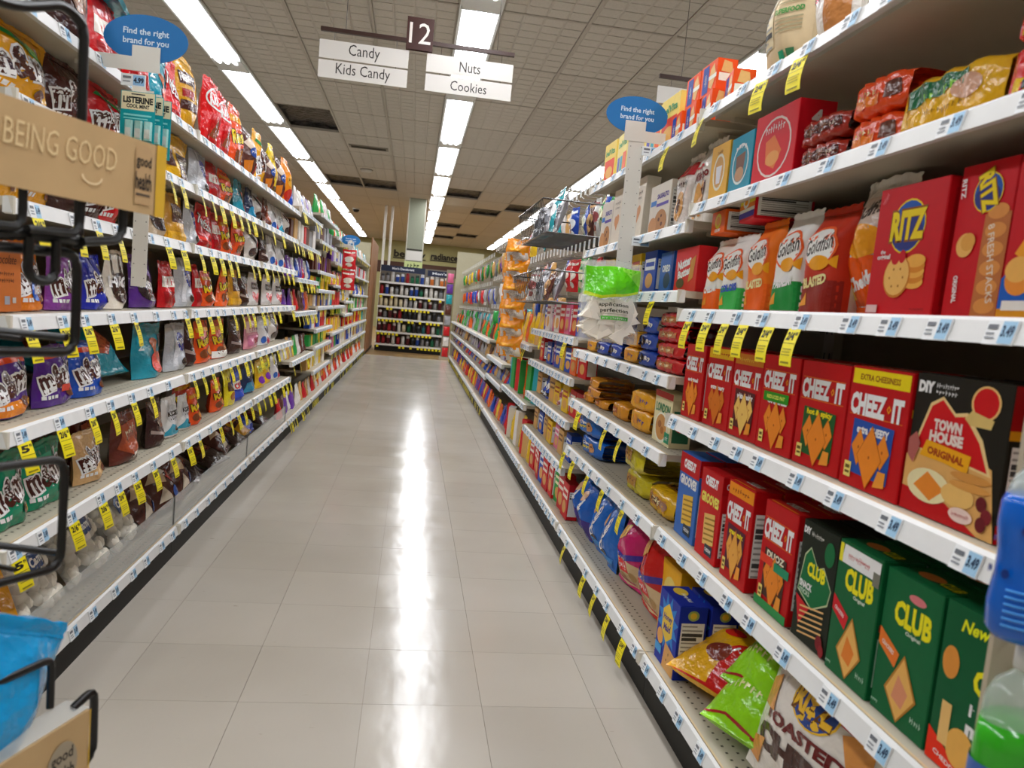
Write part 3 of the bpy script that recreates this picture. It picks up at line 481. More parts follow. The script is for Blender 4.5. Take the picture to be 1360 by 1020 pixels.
sleeve('tray_yellow', 'yellow wrapped cookie tray', '#cfa51c', [('r', .05, .15, .85, .85, '#b8863a'), ('e', .25, .5, .14, .3, '#5a3a2c'), ('e', .5, .5, .14, .3, '#5a3a2c'), ('e', .74, .5, .14, .3, '#8c6a5a'), ('t', 'Chips', .5, .5, .5, .4, '#f0e0b0', .04)], w=.24, h=.075, d=.18)
sleeve('tray_lime', 'pale yellow wrapped cookie tray', '#b8ac26', [('r', .05, .2, .6, .85, '#a8803a'), ('t', 'Fudge', .35, .55, .4, .4, '#5a2c1c', .06)], w=.24, h=.08, d=.18)
sleeve('tray_blue', 'blue wrapped cookie tray', '#1c62b0', [('t', 'Chips', .3, .62, .4, .3, WH, .05, 6), ('e', .65, .45, .16, .34, '#b8885a'), ('e', .62, .5, .03, .06, '#4a2a1c'), ('e', .69, .4, .03, .06, '#4a2a1c'), ('t', 'Ahoy!', .3, .3, .36, .28, '#e8d43a', .05, 6)], w=.26, h=.075, d=.18)
carton('oat', 'cream cookie carton with oatmeal bowl', '#d8cfa8', .17, .155, .06, [('r', 0, .88, 1, 1, '#b84038'), ('t', 'LONDON', .5, .68, .8, .18, '#2f6a4a', .04), ('e', .48, .30, .36, .30, '#efe8d4'), ('e', .48, .31, .31, .25, '#b88a52'), ('e', .4, .36, .1, .07, '#8c5a2c'), ('e', .56, .26, .1, .07, '#96622e'), ('r', .72, .06, .98, .26, '#1f7a5a'), ('t', '100', .85, .16, .16, .1, WH, .03)], side=[('r', 0, 0, 1, .9, '#c8bf98'), ('r', .1, .1, .9, .7, '#2c5a40'), ('e', .5, .4, .3, .1, '#a8323a')], name='cookie_carton', cat='cookie box')
carton('bluebox', 'blue sandwich cookie carton', '#2a5aa0', .12, .125, .05, [('t', 'OREO', .5, .6, .6, .18, WH, .06), ('e', .6, .3, .25, .2, '#22304a'), ('r', .85, 0, 1, 1, '#1c3f80')], name='cookie_carton', cat='cookie box')
carton('nutter', 'red peanut cookie carton', '#c1262c', .19, .125, .05, [('t', 'Nutter', .42, .66, .6, .22, WH, .05, 8), ('t', 'Butter', .46, .44, .6, .2, WH, .05, 8), ('p', [(.66, .2), (.86, .3), (.92, .8), (.72, .7)], '#b8823a'), ('e', .3, .2, .18, .12, '#4a3a28')], name='cookie_carton', cat='cookie box')
carton('whitebox', 'white cookie carton with choc chip picture', '#d9d3c9', .19, .15, .06, [('r', .06, .60, .34, .70, '#3a7ac0'), ('t', 'SAUSALITO', .64, .76, .56, .1, '#4a3a8c', .04), ('r', .36, .56, .94, .62, '#5a4a9c'), ('e', .62, .25, .30, .24, '#a87a4c'), ('e', .24, .2, .2, .17, '#b8885a'), ('e', .55, .3, .05, .04, '#5a3422'), ('e', .7, .2, .05, .04, '#5a3422'), ('e', .66, .36, .04, .03, '#5a3422')], side=nutri(.1, .1, .9, .85), name='cookie_carton', cat='cookie box')
bag('milano', 'white cookie bag with folded silver top', '#e2dcd6', .13, .22, .04, [('t', 'Milano', .5, .58, .7, .11, '#6a2c30', .04, 6), ('e', .4, .28, .15, .22, '#d8a86a'), ('e', .62, .3, .14, .22, '#c8945a'), ('p', [(.5, .42), (.78, .5), (.8, .36), (.6, .34)], '#4a1c24'), ('r', .2, .66, .7, .69, '#b8424a')], 'block', name='cookie_bag', cat='cookie bag', wr=.3, back='#b8b8ba')
bag('milano_r', 'white cookie bag with red top', '#dcd4d0', .11, .21, .04, [('r', .05, .70, .95, .88, '#b4343c'), ('t', 'Brussels', .5, .6, .7, .09, '#4a3a38', .04, 6), ('e', .5, .3, .24, .2, '#c89a62'), ('e', .5, .3, .14, .1, '#4a2c20')], 'block', name='cookie_bag', cat='cookie bag', wr=.3)
carton('heartbox', 'slim white cookie carton with tan heart', '#ddd6ca', .12, .20, .05, [('e', .4, .45, .14, .09, '#c8946a'), ('e', .6, .47, .14, .09, '#c8946a'), ('p', [(.27, .43), (.73, .45), (.5, .28)], '#c8946a'), ('t', 'hello', .5, .76, .6, .07, '#6a5a50', .01), ('t', 'cookie', .5, .68, .5, .05, '#6a5a50', .01)], name='cookie_carton', cat='cookie box')
carton('heartbox_d', 'slim white cookie carton with dark heart', '#ddd6ca', .12, .20, .05, [('e', .4, .45, .14, .09, '#3a3230'), ('e', .6, .47, .14, .09, '#3a3230'), ('p', [(.27, .43), (.73, .45), (.5, .28)], '#3a3230'), ('t', 'hello', .5, .76, .6, .07, '#6a5a50', .01)], name='cookie_carton', cat='cookie box')
carton('belvita', 'yellow biscuit carton with coloured bars', '#d8c878', .16, .17, .05, [('t', 'belVita', .5, .78, .76, .14, '#3a7a4a', .04), ('r', .1, .1, .3, .5, '#5a5a9c'), ('r', .36, .1, .56, .5, '#3a8a9c'), ('r', .62, .1, .92, .55, '#d8643a')], name='biscuit_carton', cat='biscuit box')
carton('belvita_r', 'yellow biscuit carton with red bar', '#dcc468', .16, .17, .05, [('t', 'belVita', .5, .78, .76, .14, '#3a7a4a', .04), ('r', .1, .1, .9, .6, '#d8523c'), ('e', .5, .3, .3, .14, '#d8a85a')], name='biscuit_carton', cat='biscuit box')
carton('lance', 'orange and blue cracker pack', '#ea5a1c', .10, .13, .055, [('r', .14, .06, .50, .94, '#263f86'), ('t', 'sandwich', .32, .5, .5, .12, '#e8d8c8', .03, 90), ('p', [(.55, .2), (.75, .1), (.95, .5), (.8, .9), (.6, .75)], '#d8b074'), ('r', .52, .42, .98, .55, '#efe8dc')], side=[('r', .1, .3, .9, .55, '#ece4d8'), ('p', [(.2, .6), (.8, .55), (.7, .9), (.3, .95)], '#d8b074')], name='cracker_pack', cat='cracker pack')
bag('beigebag', 'beige paper bag with nutrition panel', '#cbb897', .18, .24, .045, nutri(.08, .30, .50, .92, paper='#d8caa8') + [('t', 'OUR PROMISE', .74, .84, .36, .05, '#3f7a3c', .05), ('t', 'SUPERFOOD', .74, .58, .36, .05, '#3f7a3c', .05)] + [('r', .58, .75-.035*i, .92, .765-.035*i, '#8c8468') for i in range(4)] + [('r', .58, .50-.035*i, .92, .515-.035*i, '#8c8468') for i in range(4)] + [('r', .62, .16, .72, .24, '#2c8a6a'), ('r', .76, .16, .86, .24, '#3a6a4a')], 'pillow', name='snack_bag', cat='snack bag', wr=.3, m='card')
bag('whitesnack', 'white snack bag with dark panel', '#dcd6d0', .15, .22, .045, [('r', .05, .5, .5, .85, '#26222c'), ('t', 'an', .3, .68, .3, .14, WH, .06), ('t', 'VS', .3, .5, .2, .06, '#b83a3c', .04), ('p', [(.5, .1), (.9, .1), (.95, .5), (.6, .55)], '#b07a4a'), ('r', .55, .65, .95, .9, '#16141c')], 'pillow', name='snack_bag', cat='snack bag', wr=.3)
# low right
carton('honey', 'blue graham cracker carton', '#1b2f8c', .16, .195, .075, [('p', [(.5+.52*math.cos(i*math.pi/12)*(1 if i % 2 else .62), .62+.40*math.sin(i*math.pi/12)*(1 if i % 2 else .62)) for i in range(24)], '#2f7fc0'), ('p', [(.5+.30*math.cos(math.pi/6+i*math.pi/3), .62+.27*math.sin(math.pi/6+i*math.pi/3)) for i in range(6)], '#e8c44a'), ('t', 'Honey', .5, .68, .44, .11, '#3a2a6c', .04, 6, .2), ('t', 'Maid', .5, .55, .36, .10, '#3a2a6c', .04, 6, .2), ('p', [(.42, 0), (.98, 0), (.98, .30), (.5, .36)], '#c99a5c'), ('e', .62, .14, .02, .02, '#7a4a20'), ('e', .8, .14, .02, .02, '#7a4a20'), ('e', .7, .24, .02, .02, '#7a4a20'), ('r', .02, .12, .34, .24, '#4a9ad0'), ('e', .22, .36, .15, .11, '#d8a05a')],
       side=[('e', .5, .88, .2, .07, '#8c9a5a'), ('e', .5, .88, .12, .045, '#e8c44a')]+nutri(.1, .16, .92, .78), top=[('e', .3, .5, .2, .25, '#e8c44a'), ('t', 'Honey Maid', .6, .5, .4, .2, WH, .03)])
carton('nilla', 'yellow wafer carton', '#e0aa22', .15, .20, .06, [('e', .5, .62, .34, .2, '#efd07a'), ('t', 'NILLA', .5, .40, .7, .13, '#b82a1c', .05), ('e', .5, .2, .3, .14, '#d8a85a')], side=[('t', 'NILLA', .5, .7, .7, .1, '#8c4a14', .04)]+nutri(.1, .1, .9, .55, paper='#e0c06a'), name='wafer_carton', cat='wafer box')
def cookiebag(key, desc, col, film):
    bag(key, desc, film, .22, .24, .065, [('p', [(.08, .06), (.5, .02), (.92, .06), (.95, .34), (.5, .40), (.05, .34)], '#c9b08a'), ('p', [(.02, .46), (.5, .34), (.98, .46), (.98, .54), (.5, .42), (.02, .54)], '#3a2c86'), ('r', .36, .20, .66, .36, '#c8262c'), ('t', 'MINI', .51, .28, .22, .09, WH, .05), ('p', [(.2, .56), (.55, .70), (.5, .86), (.25, .8)], '#e8b45a'), ('e', .45, .12, .1, .06, '#a8885a'), ('e', .25, .2, .1, .06, '#b09468'), ('e', .75, .18, .1, .06, '#a8885a')], 'pillow', name='cookie_bag', cat='cookie bag')
cookiebag('cookies_red', 'red cookie bag with clear front', RD, '#b31a18')
cookiebag('cookies_pink', 'pink cookie bag with clear front', '#c81c70', '#b82468')
bag('oreobag', 'blue mini cookie bag', '#1c66b4', .19, .20, .05, [('t', 'OREO', .55, .55, .7, .16, WH, .06, 70), ('e', .3, .75, .14, .12, '#d8a878'), ('e', .55, .2, .14, .1, '#262430'), ('p', [(.2, .1), (.8, .05), (.9, .2), (.2, .25)], '#3a8ad0')], 'pillow', name='cookie_bag', cat='cookie bag')
bag('oreobag_p', 'blue cookie bag with purple foot', '#1a5aa8', .17, .21, .05, [('r', .02, .02, .98, .36, '#3a2c72'), ('t', 'Chips', .5, .5, .7, .14, WH, .06, 60), ('e', .5, .8, .16, .1, '#d8b090'), ('e', .5, .2, .12, .08, '#b8a8b4')], 'pillow', name='cookie_bag', cat='cookie bag')
bag('pillsyellow', 'yellow snack bag with red panel', '#e0ac14', .24, .20, .05, [('p', [(.0, .0), (.5, .05), (.55, .5), (.9, .95), (1, 1), (1, 0)], '#b8201c'), ('t', 'SUN', .76, .4, .36, .16, WH, .06, -30), ('e', .4, .75, .14, .07, '#c8261c'), ('e', .45, .4, .15, .12, '#6a2c1c')], 'pillow', name='chip_bag', cat='chip bag')
bag('limebag', 'lime green chip bag', '#8cc81c', .20, .18, .05, [('p', [(.0, .06), (.3, .12), (.7, .05), (1, .1), (1, .13), (.7, .08), (.3, .15), (0, .09)], '#8c2420'), ('e', .7, .7, .14, .09, '#c83a24'), ('t', 'crisps', .4, .5, .5, .12, '#e8f0a0', .04)], 'pillow', name='chip_bag', cat='chip bag')
bag('ritzchips', 'big white toasted chips bag with red top', '#d8d2cb', .27, .30, .05, [('p', [(.03, .92), (.97, .92), (.97, .62), (.75, .66), (.5, .70), (.22, .80), (.03, .90)], '#b3161e'), ('e', .55, .66, .20, .15, '#e0b83a'), ('e', .55, .66, .185, .137, '#26407c')] + outl('RITZ', .55, .67, .34, .17, '#e8b83a', '#5a3a1c', b=.05, ob=.08) + [('t', 'TOASTED', .5, .44, .74, .085, '#5a1c1c', .05), ('t', 'CHIPS', .48, .28, .78, .17, '#3a221c', .07), ('p', [(.02, .60), (.16, .68), (.24, .46), (.05, .44)], '#cf9250'), ('p', [(.78, .62), (.95, .70), (.97, .5), (.86, .46)], '#cf9250'), ('p', [(.02, .2), (.2, .26), (.14, .06), (.03, .08)], '#cf9250'), ('p', [(.8, .22), (.96, .24), (.94, .06), (.84, .08)], '#cf9250')], 'pillow', name='chip_bag', cat='chip bag', wr=.4)
bag('yellowchips', 'yellow chip bag with red seam', '#d8ae16', .26, .22, .06, [('p', [(0, .0), (.1, .0), (.08, .9), (0, .9)], '#9c1c1c'), ('p', [(.4, .3), (.7, .5), (.9, .2)], '#3a2a18'), ('e', .6, .65, .2, .12, '#c86a1c')], 'pillow', name='chip_bag', cat='chip bag')
# --- small generic stock seen further down the aisle
PAL = [('red', '#b8242a', '#e8dcd0'), ('blue', '#24489c', '#e0e4ea'), ('green', '#2f8a44', '#e8e8c0'), ('yellow', '#d8b62a', '#8c3a1c'), ('orange', '#d8641c', '#f0dca0'), ('purple', '#5a3284', '#e0d0e8'), ('white', '#d4d0cc', '#8c4a4a'), ('brown', '#4a2a22', '#b8946a'), ('teal', '#1f8a94', '#e4ece8'), ('pink', '#c8688c', '#f0e0e0'), ('grey', '#8a8a8e', '#3a3a40'), ('tan', '#b8945c', '#5a3a24')]
for nm, a, b in PAL:
    bag('g_'+nm, nm+' snack pouch', a, .12, .16, .03, [('e', .5, .55, .34, .16, b), ('r', .1, .1, .9, .28, a if nm == 'white' else '#2c2624'), ('e', .5, .22, .2, .09, b)], 'pouch', res=(6, 7), name='snack_pouch', cat='snack bag')
    carton('b_'+nm, nm+' snack carton', a, .12, .15, .05, [('r', .1, .55, .9, .82, b), ('e', .5, .3, .3, .18, '#c89a5a'), ('r', .16, .64, .84, .74, a)], side=nutri(.1, .1, .9, .8)[:4], name='snack_carton', cat='snack box')
    bag('h_'+nm, nm+' hanging packet', a, .11, .18, .02, [('e', .5, .5, .36, .16, b), ('r', .1, .82, .9, .9, b), ('e', .5, .22, .25, .1, b)], 'pillow', res=(6, 7), name='hanging_packet', cat='snack bag')
# ------------------------------------------------------------------ the room
ORD = ['first', 'second', 'third', 'fourth', 'fifth', 'sixth', 'seventh', 'eighth', 'ninth', 'tenth', 'eleventh', 'twelfth', 'thirteenth', 'fourteenth', 'fifteenth', 'sixteenth', 'seventeenth', 'eighteenth', 'nineteenth', 'twentieth'] + [t_+'-'+u_ for t_ in ('twenty', 'thirty', 'forty') for u_ in ('first', 'second', 'third', 'fourth', 'fifth', 'sixth', 'seventh', 'eighth', 'ninth')]
XL, XR = -.807, .700            # shelf fronts
CEIL = 3.186; END_Y = 28.2
def struct(name, mb, m, parent=None, **k):
    o = mb.build(name, m, parent, **k); o['kind'] = 'structure'; return o
# floor: slab, vinyl tiles (each its own), the rest of the field as one part, boards beyond the aisle
mb = MB(); mb.box(-6, -3, -.06, 6, END_Y, -.0035, '#8f8678'); floor = struct('floor', mb, 'plain')
T = .3048; X0 = -.659-T; Y0 = 1.83-3*T; g = .0005
mb = MB(); mb.box(g, g, -.0034, T-g, T-g, 0, '#b8b0a3', faces='xXyYZ'); tile_me = mb.mesh('floor_tile', 'vinyl_tile')
NR = 42
for i in range(6):
    for j in range(NR): link('floor_tile', tile_me, floor, loc=(X0+i*T, Y0+j*T, 0))
mb = MB()
for i in range(-17, 23):
    for j in range(-13, NR):
        if 0 <= i < 6 and 0 <= j: continue
        x, y = X0+i*T, Y0+j*T; mb.face([(x+g, y+g, -.0002), (x+T-g, y+g, -.0002), (x+T-g, y+T-g, -.0002), (x+g, y+T-g, -.0002)], '#b8b0a3')
tidy(mb.build('floor_tile_field', 'vinyl_tile', floor), kind='stuff')
yb = Y0+NR*T
mb = MB(); r = random.Random(2); y = yb
while y < END_Y-.2:
    x = -5.9
    while x < 5.9:
        L_ = r.uniform(.9, 1.8); c = r.choice(['#8f7048', '#a0804f', '#977850', '#86683f'])
        mb.box(x+.001, y+.001, -.003, min(5.95, x+L_)-.001, y+.129, 0, c, faces='Z'); x += L_
    y += .13
mat('boards', rough=.28, spec=.5, noise=(12, .08)); tidy(mb.build('wood_boards', 'boards', floor), kind='stuff')
# walls
def wallbox(name, m, *b):
    mb = MB(); mb.box(*b, '#b0a890'); return struct(name, mb, m)
wall_back = wallbox('wall_back', 'wall_paint', -6.1, END_Y, 0, 6.1, END_Y+.15, CEIL+.25)
wallbox('wall_left', 'plainwall', -6.15, -3, 0, -6, END_Y, CEIL+.25)
wallbox('wall_right', 'plainwall', 6, -3, 0, 6.15, END_Y, CEIL+.25)
wallbox('wall_front', 'plainwall', -6.1, -3.15, 0, 6.1, -3, CEIL+.25)
mb = MB(); mb.box(-6, END_Y-.03, 2.0, 6, END_Y-.001, 2.42, '#4a3024'); struct('trim_1', mb, 'plain')
# ceiling with scored panels, tee grid, open panels
mb = MB(); mb.box(-6.1, -3.1, CEIL+.10, 6.1, END_Y+.1, CEIL+.25, '#8d867b'); ceiling = struct('ceiling', mb, 'plain')
PW, PL = .66, 1.228; RY = 5.677
def panel(nx, ny):
    mb = MB(); t = .014; mb.box(.006, .006, t, PW-.006, PL-.006, .03, '#8d867b', faces='z')
    cw, cl = (PW-.03)/nx, (PL-.03)/ny
    for i in range(nx):
        for j in range(ny):
            x0, y0 = .015+i*cw, .015+j*cl; x1, y1 = x0+cw, y0+cl; xa, xb = x0+.011, x1-.011; ya, yb_ = y0+.006, y1-.006
            mb.face([(xa, yb_, 0), (xb, yb_, 0), (xb, ya, 0), (xa, ya, 0)], '#a39b8e')
            for q, s in ((x0, xa), (x1, xb)): mb.face([(q, ya, .0045), (q, yb_, .0045), (s, yb_, 0), (s, ya, 0)], '#a39b8e')
            for q, s in ((y0+.0015, ya), (y1-.0015, yb_)): mb.face([(xa, q, t), (xb, q, t), (xb, s, 0), (xa, s, 0)], '#a39b8e')
    return mb.mesh('ceiling_panel', 'ceiling_tile')
pan_me = panel(4, 8)
mb = MB(); mb.box(.008, .008, 0, PW-.008, PL-.008, .02, '#a39b8e', faces='xXyYz'); pan_plain = mb.mesh('ceiling_panel_plain', 'ceiling_tile')
LX = [.32+2.28*m for m in range(-2, 3)]
COLX = {}
for m in range(-2, 2):
    for k in range(3): COLX[(m, k)] = .32+2.28*m+.15+.66*k
OPEN = {(-1, 0, 3), (-1, 1, 7), (-1, 0, 7), (0, 0, 7), (0, 1, 9), (0, 0, 12), (0, 0, 15), (0, 2, 8), (0, 1, 14)}
mbo = MB()
for (m, k), x in COLX.items():
    for j in range(-1, 18):
        y = RY+j*PL
        if (m, k, j) in OPEN:
            b = MB(); n = 10; rr = random.Random(j*7+k)
            P = [[(PW*i/n, PL*q/n, .06+.03*rr.random()) for q in range(n+1)] for i in range(n+1)]
            b.grid(P, '#3a3634', flip=True); b.box(0, 0, 0, PW, PL, .09, '#5a544e', faces='xXyY')
            link('open_panel', b.mesh('open_panel', 'opening'), ceiling, loc=(x, y, CEIL)); continue
        link('ceiling_panel', pan_me if j < 8 else pan_plain, ceiling, loc=(x, y, CEIL))
# panels outside the view, and the tee grid, as one part each
mb = MB()
for m in range(-3, 3):
    for k in range(3):
        x = .32+2.28*m+.15+.66*k
        for j in range(-7, 19):
            if (m, k) in COLX and -1 <= j < 18: continue
            y = RY+j*PL
            if x > 5.9 or x+PW < -5.9 or y > END_Y-.05: continue
            mb.box(max(-6, x+.008), y+.008, CEIL, min(6, x+PW-.008), min(END_Y, y+PL-.008), CEIL+.02, '#a39b8e', faces='z')
tidy(mb.build('ceiling_panel_field', 'ceiling_tile', ceiling), kind='stuff')
mb = MB()
for m in range(-3, 3):
    for k in range(4):
        x = .32+2.28*m+.15+.66*k
        if -6 < x < 6: mb.box(x-.011, -3, CEIL-.003, x+.011, END_Y, CEIL+.03, '#9d968b')
for j in range(-7, 19):
    y = RY+j*PL
    for m in range(-3, 3):
        x = .32+2.28*m
        mb.box(max(-6, x+.15), y-.008, CEIL-.002, min(6, x+2.13), y+.008, CEIL+.03, '#9d968b')
mb.build('tee_grid', 'grid', ceiling)
# fluorescent strips: trough, glowing lens, paler sides, end plate with lamp holders
FL = 2.438; FY = 5.653
b = MB(); b.box(-.15, .002, -.012, .15, FL-.002, -.005, '#e6e8e6'); b.box(-.155, .0, -.018, -.139, FL, -.005, '#e6e8e6'); b.box(.139, 0, -.018, .155, FL, -.005, '#e6e8e6'); house_me = b.mesh('fl_housing', 'fixture')
b = MB(); b.grid([[(x, .02, z), (x, FL-.36, z)] for x, z in ((-.10, -.034), (-.06, -.042), (.06, -.042), (.10, -.034))], '#fffdf8', flip=True); lens_me = b.mesh('fl_lens', 'lens')
sides = []
for s in (-1, 1):
    b = MB(); q = [(s*.10, .02, -.034), (s*.10, FL-.36, -.034), (s*.138, FL-.36, -.010), (s*.138, .02, -.010)]; b.face(q if s > 0 else q[::-1], '#f4f6fa'); sides.append(b.mesh('fl_side', 'lens_side'))
b = MB(); b.box(-.138, FL-.36, -.036, .138, FL-.012, -.012, '#dfe1df'); b.box(-.15, FL-.010, -.040, .15, FL-.003, -.005, '#b8bab8'); end_me = b.mesh('fl_end', 'fixture')
b = MB(); b.grid([[(x, FL-.37, z), (x, FL-.37+.13*max(.05, 1-(x/.028)**2)**.5, z+.004)] for x, z in ((-.028, -.036), (-.022, -.041), (-.010, -.044), (.010, -.044), (.022, -.041), (.028, -.036))], '#fffdf8', flip=True); hold_me = b.mesh('fl_lamp', 'lens')
STRIP = {-2: 'far left', -1: 'left', 0: 'middle', 1: 'right', 2: 'far right'}
for m in range(-1, 2):
    for i in range(-3, 9):
        e = empty('fluorescent_light', (.32+2.28*m, FY+FL*i, CEIL))
        tidy(e, 'glowing white fluorescent ceiling light, %s from the near end of the %s strip' % (ORD[i+3], STRIP[m]), 'ceiling light', 'fluorescent ceiling strips')
        link('housing', house_me, e); link('lens', lens_me, e); link('lens_side', sides[0], e); link('lens_side', sides[1], e)
        p = link('end_plate', end_me, e)
        for x in (-.075, 0, .075): link('lamp_end', hold_me, p, loc=(x, 0, 0))
# small ceiling things
e = empty('air_slot', (-.82, 11.35, CEIL)); tidy(e, 'narrow dark air slot in the ceiling beyond the hanging aisle sign', 'vent')
b = MB(); b.box(-.28, -.10, -.012, .28, .10, 0, '#8f887d'); b.build('frame', 'plain', e)
for k in range(3): b = MB(); b.box(-.25, -.07+.05*k, -.016, .25, -.04+.05*k, -.010, '#3a342e'); b.build('slat', 'plain', e)
e = empty('smoke_detector', (-.97, 13.3, CEIL)); tidy(e, 'round white smoke detector on the ceiling above the aisle', 'smoke detector')
b = MB(); b.lathe([(.09, 0), (.09, -.03), (.07, -.05), (.001, -.055)][::-1], 0, 0, 16, '#c9c3b8'); b.build('body', 'plain', e)
b = MB(); b.lathe([(.11, 0), (.11, -.008), (.09, -.012), (.001, -.012)][::-1], 0, 0, 16, '#8a8378'); b.build('base_ring', 'plain', e)
e = empty('dome_camera', (-1.587, 19.25, CEIL)); tidy(e, 'small black dome camera on the ceiling over the left shelves', 'security camera')
b = MB(); b.lathe([(.001, -.10), (.05, -.09), (.075, -.06), (.08, -.03)], 0, 0, 14, '#141414'); b.build('dome', 'wire', e)
b = MB(); b.lathe([(.09, -.03), (.095, -.01), (.095, 0)], 0, 0, 14, '#c8c4bc'); b.build('mount', 'plain', e)
# ------------------------------------------------------------------ shelving
def sale_tag(txt, sm='00'):
    b = MB(); w_, h_ = .046, .068; n = 8
    def S(u, v, e=0):
        t = 1-v; return ((u-.5)*w_+.010*t*t, -.004-.016*math.sin(1.5*t)-e, -h_*t)
    b.grid([[S(i/2, j/n) for j in range(n+1)] for i in range(3)], '#f0df12'); b.grid([[(x, y+.0008, z) for x, y, z in [S(i/2, j/n) for j in range(n+1)]] for i in range(3)], '#d8c810', flip=True)
    art(b, [('t', txt, .42, .80, .60, .22, '#1c1a10', .04), ('t', sm, .84, .87, .2, .1, '#1c1a10', .03), ('r', .04, .60, .96, .615, '#5a5410'), ('r', .12, .44, .86, .47, '#a89c14'), ('r', .12, .36, .80, .39, '#a89c14'), ('r', .12, .28, .84, .31, '#a89c14'), ('r', .15, .07, .85, .12, '#8c8210')], S, w_, h_, maxl=.014, e0=.0006)
    return b.mesh('sale_tag', 'tag')
SALE = [sale_tag('2/6'), sale_tag('2/4'), sale_tag('5', '99')]
def price_label():
    b = MB(); w_, h_ = .046, .030; b.box(-w_/2, -.0022, -h_, w_/2, -.0002, 0, '#e9ebec')
    art(b, [('r', .52, .04, .98, .96, '#9cc4e0'), ('t', '3.49', .75, .55, .40, .5, '#1c3450', .05), ('r', .06, .62, .40, .82, '#6a6e74'), ('r', .06, .40, .34, .48, '#8a8e94'), ('r', .06, .22, .38, .30, '#8a8e94')], lambda u, v, e: ((u-.5)*w_, -.0022-e, (v-1)*h_), w_, h_)
    return b.mesh('price_label', 'tag')
PRICE = price_label()
BAYS = {'L': [], 'R': []}
def bay(side, y0, y1, zs, dep=.36, base=.127, lab=.135, sale=(), top=None, fine=True, solid=False, saleat=None, notag=(), rail_h=.031, holes=False, backh=None):
    """One run of gondola shelving in its own frame: x along the front, y into the shelf."""
    W_ = y1-y0; X = XL if side == 'L' else XR
    e = empty('shelving_bay', (X, y0 if side == 'L' else y1, 0), math.pi/2 if side == 'L' else -math.pi/2)
    n = len(BAYS[side])
    sn = 'left' if side == 'L' else 'right'
    tidy(e, 'cream metal shelving bay, %s from the near end on the %s of the aisle' % (ORD[n], sn), 'shelving', 'gondola shelving along the aisle')
    BAYS[side].append((y0, y1, [base]+list(zs)))
    H = backh or (max(zs)+.03)
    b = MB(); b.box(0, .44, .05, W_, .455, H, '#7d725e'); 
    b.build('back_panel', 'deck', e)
    for x in (0, W_-.025):
        b = MB(); b.box(x, .415, .02, x+.025, .44, H, '#8d8370')
        for k in range(int(H/.08)): b.box(x+.009, .4135, .08+k*.08, x+.016, .415, .11+k*.08, '#2c2822', faces='y')
        b.build('upright', 'paint', e)
    b = MB(); b.box(.001, .008, 0, W_-.001, .44, base-.034, '#17150f'); b.build('kick_plate', 'plain', e)
    rr = random.Random(n*31+(7 if side == 'L' else 3))
    for si, z in enumerate([base]+list(zs)):
        d = .43 if si == 0 else dep; b = MB()
        if holes and si == len(zs):
            b.box(.002, .0, z-.018, W_-.002, .012, z, '#b9b19e'); b.box(.002, .024, z-.018, W_-.002, d, z, '#b9b19e')
            k = .002
            while k < W_-.03: b.box(k, .012, z-.0014, k+.027, .024, z, '#b9b19e'); k += .036       # punched slots
        else: b.box(.002, .0, z-.018, W_-.002, d, z, '#b9b19e')
        b.box(.002, -.001, z-.004, W_-.002, .004, z+.0012, '#cdb791', faces='yZ')
        if fine and si != 0:
            for k in range(2):
                xx = .04+k*(W_-.1); b.box(xx, .06, z-.030, xx+.004, d, z-.018, '#b8b09d')      # bracket arms
        if fine:
            for k in range(int(W_/.025)):
                for q in (.03, .055): b.face([(.012+k*.025, q, z+.0004), (.018+k*.025, q, z+.0004), (.018+k*.025, q+.006, z+.0004), (.012+k*.025, q+.006, z+.0004)], '#3c372e')
        s = b.build('shelf', 'deck', e)
        b = MB(); tilt = .006
        b.grid([[(x, -.012-tilt, z-rail_h), (x, -.010, z-.003), (x, -.004, z+.002)] for x in (.002, W_-.002)], '#dadad8', smooth=False, flip=True)
        b.grid([[(x, -.012-tilt, z-rail_h), (x, -.002, z-rail_h+.002)] for x in (.002, W_-.002)], '#cfcfcc', smooth=False)
        for x in (.002, W_-.002): b.face([(x, -.018, z-rail_h), (x, 0, z-rail_h), (x, 0, z), (x, -.010, z)], '#d8d8d4')
        for x in (.003, W_-.012): b.box(x, -.0195, z-rail_h-.002, x+.009, -.003, z+.002, '#cfc9ba')
        b.build('price_rail', 'paint', s)
        if si in notag: continue
        # price labels and yellow tags
        xs = []; x = .05+rr.uniform(0, .05)
        while x < W_-.04: xs.append(x); x += lab*rr.uniform(.75, 1.25)
        ang = math.atan2(tilt+.002, rail_h)
        if fine:
            for x in xs: link('price_label', PRICE, s, loc=(x, -.0108, z-.003), rot=(-.26, 0, 0))
        else:
            b = MB()
            for x in xs:
                b.box(x-.02, -.0205, z-.030, x+.02, -.0185, z-.004, '#dfe3e6', faces='y'); b.box(x+.003, -.021, z-.028, x+.019, -.0205, z-.006, '#6f9cc0', faces='y')
            tidy(b.build('price_labels', 'tag', s), kind='stuff')
        for yy in (saleat or {}).get(si, ()):
            link('sale_tag', SALE[1], s, loc=(yy-y0 if side == 'L' else y1-yy, -.016, z-rail_h+.001), rot=(0, 0, rr.uniform(-.15, .15)))
        if si in dict(sale):
            frac, t = dict(sale)[si]
            if fine:
                for x in xs:
                    if rr.random() < frac: link('sale_tag', SALE[t if rr.random() < .9 else 2], s, loc=(x+.004, -.016, z-rail_h+.001), rot=(0, 0, rr.uniform(-.15, .15)))
            else:
                b = MB()
                for x in xs:
                    if rr.random() < frac: b.box(x-.018, -.026, z-rail_h-.055, x+.018, -.025, z-rail_h, '#ecdc14', faces='yY')
                if b.f: tidy(b.build('sale_tags', 'tag', s), kind='stuff')
    return e
Lz = [.437, .687, .923, 1.157, 1.363, 1.55]
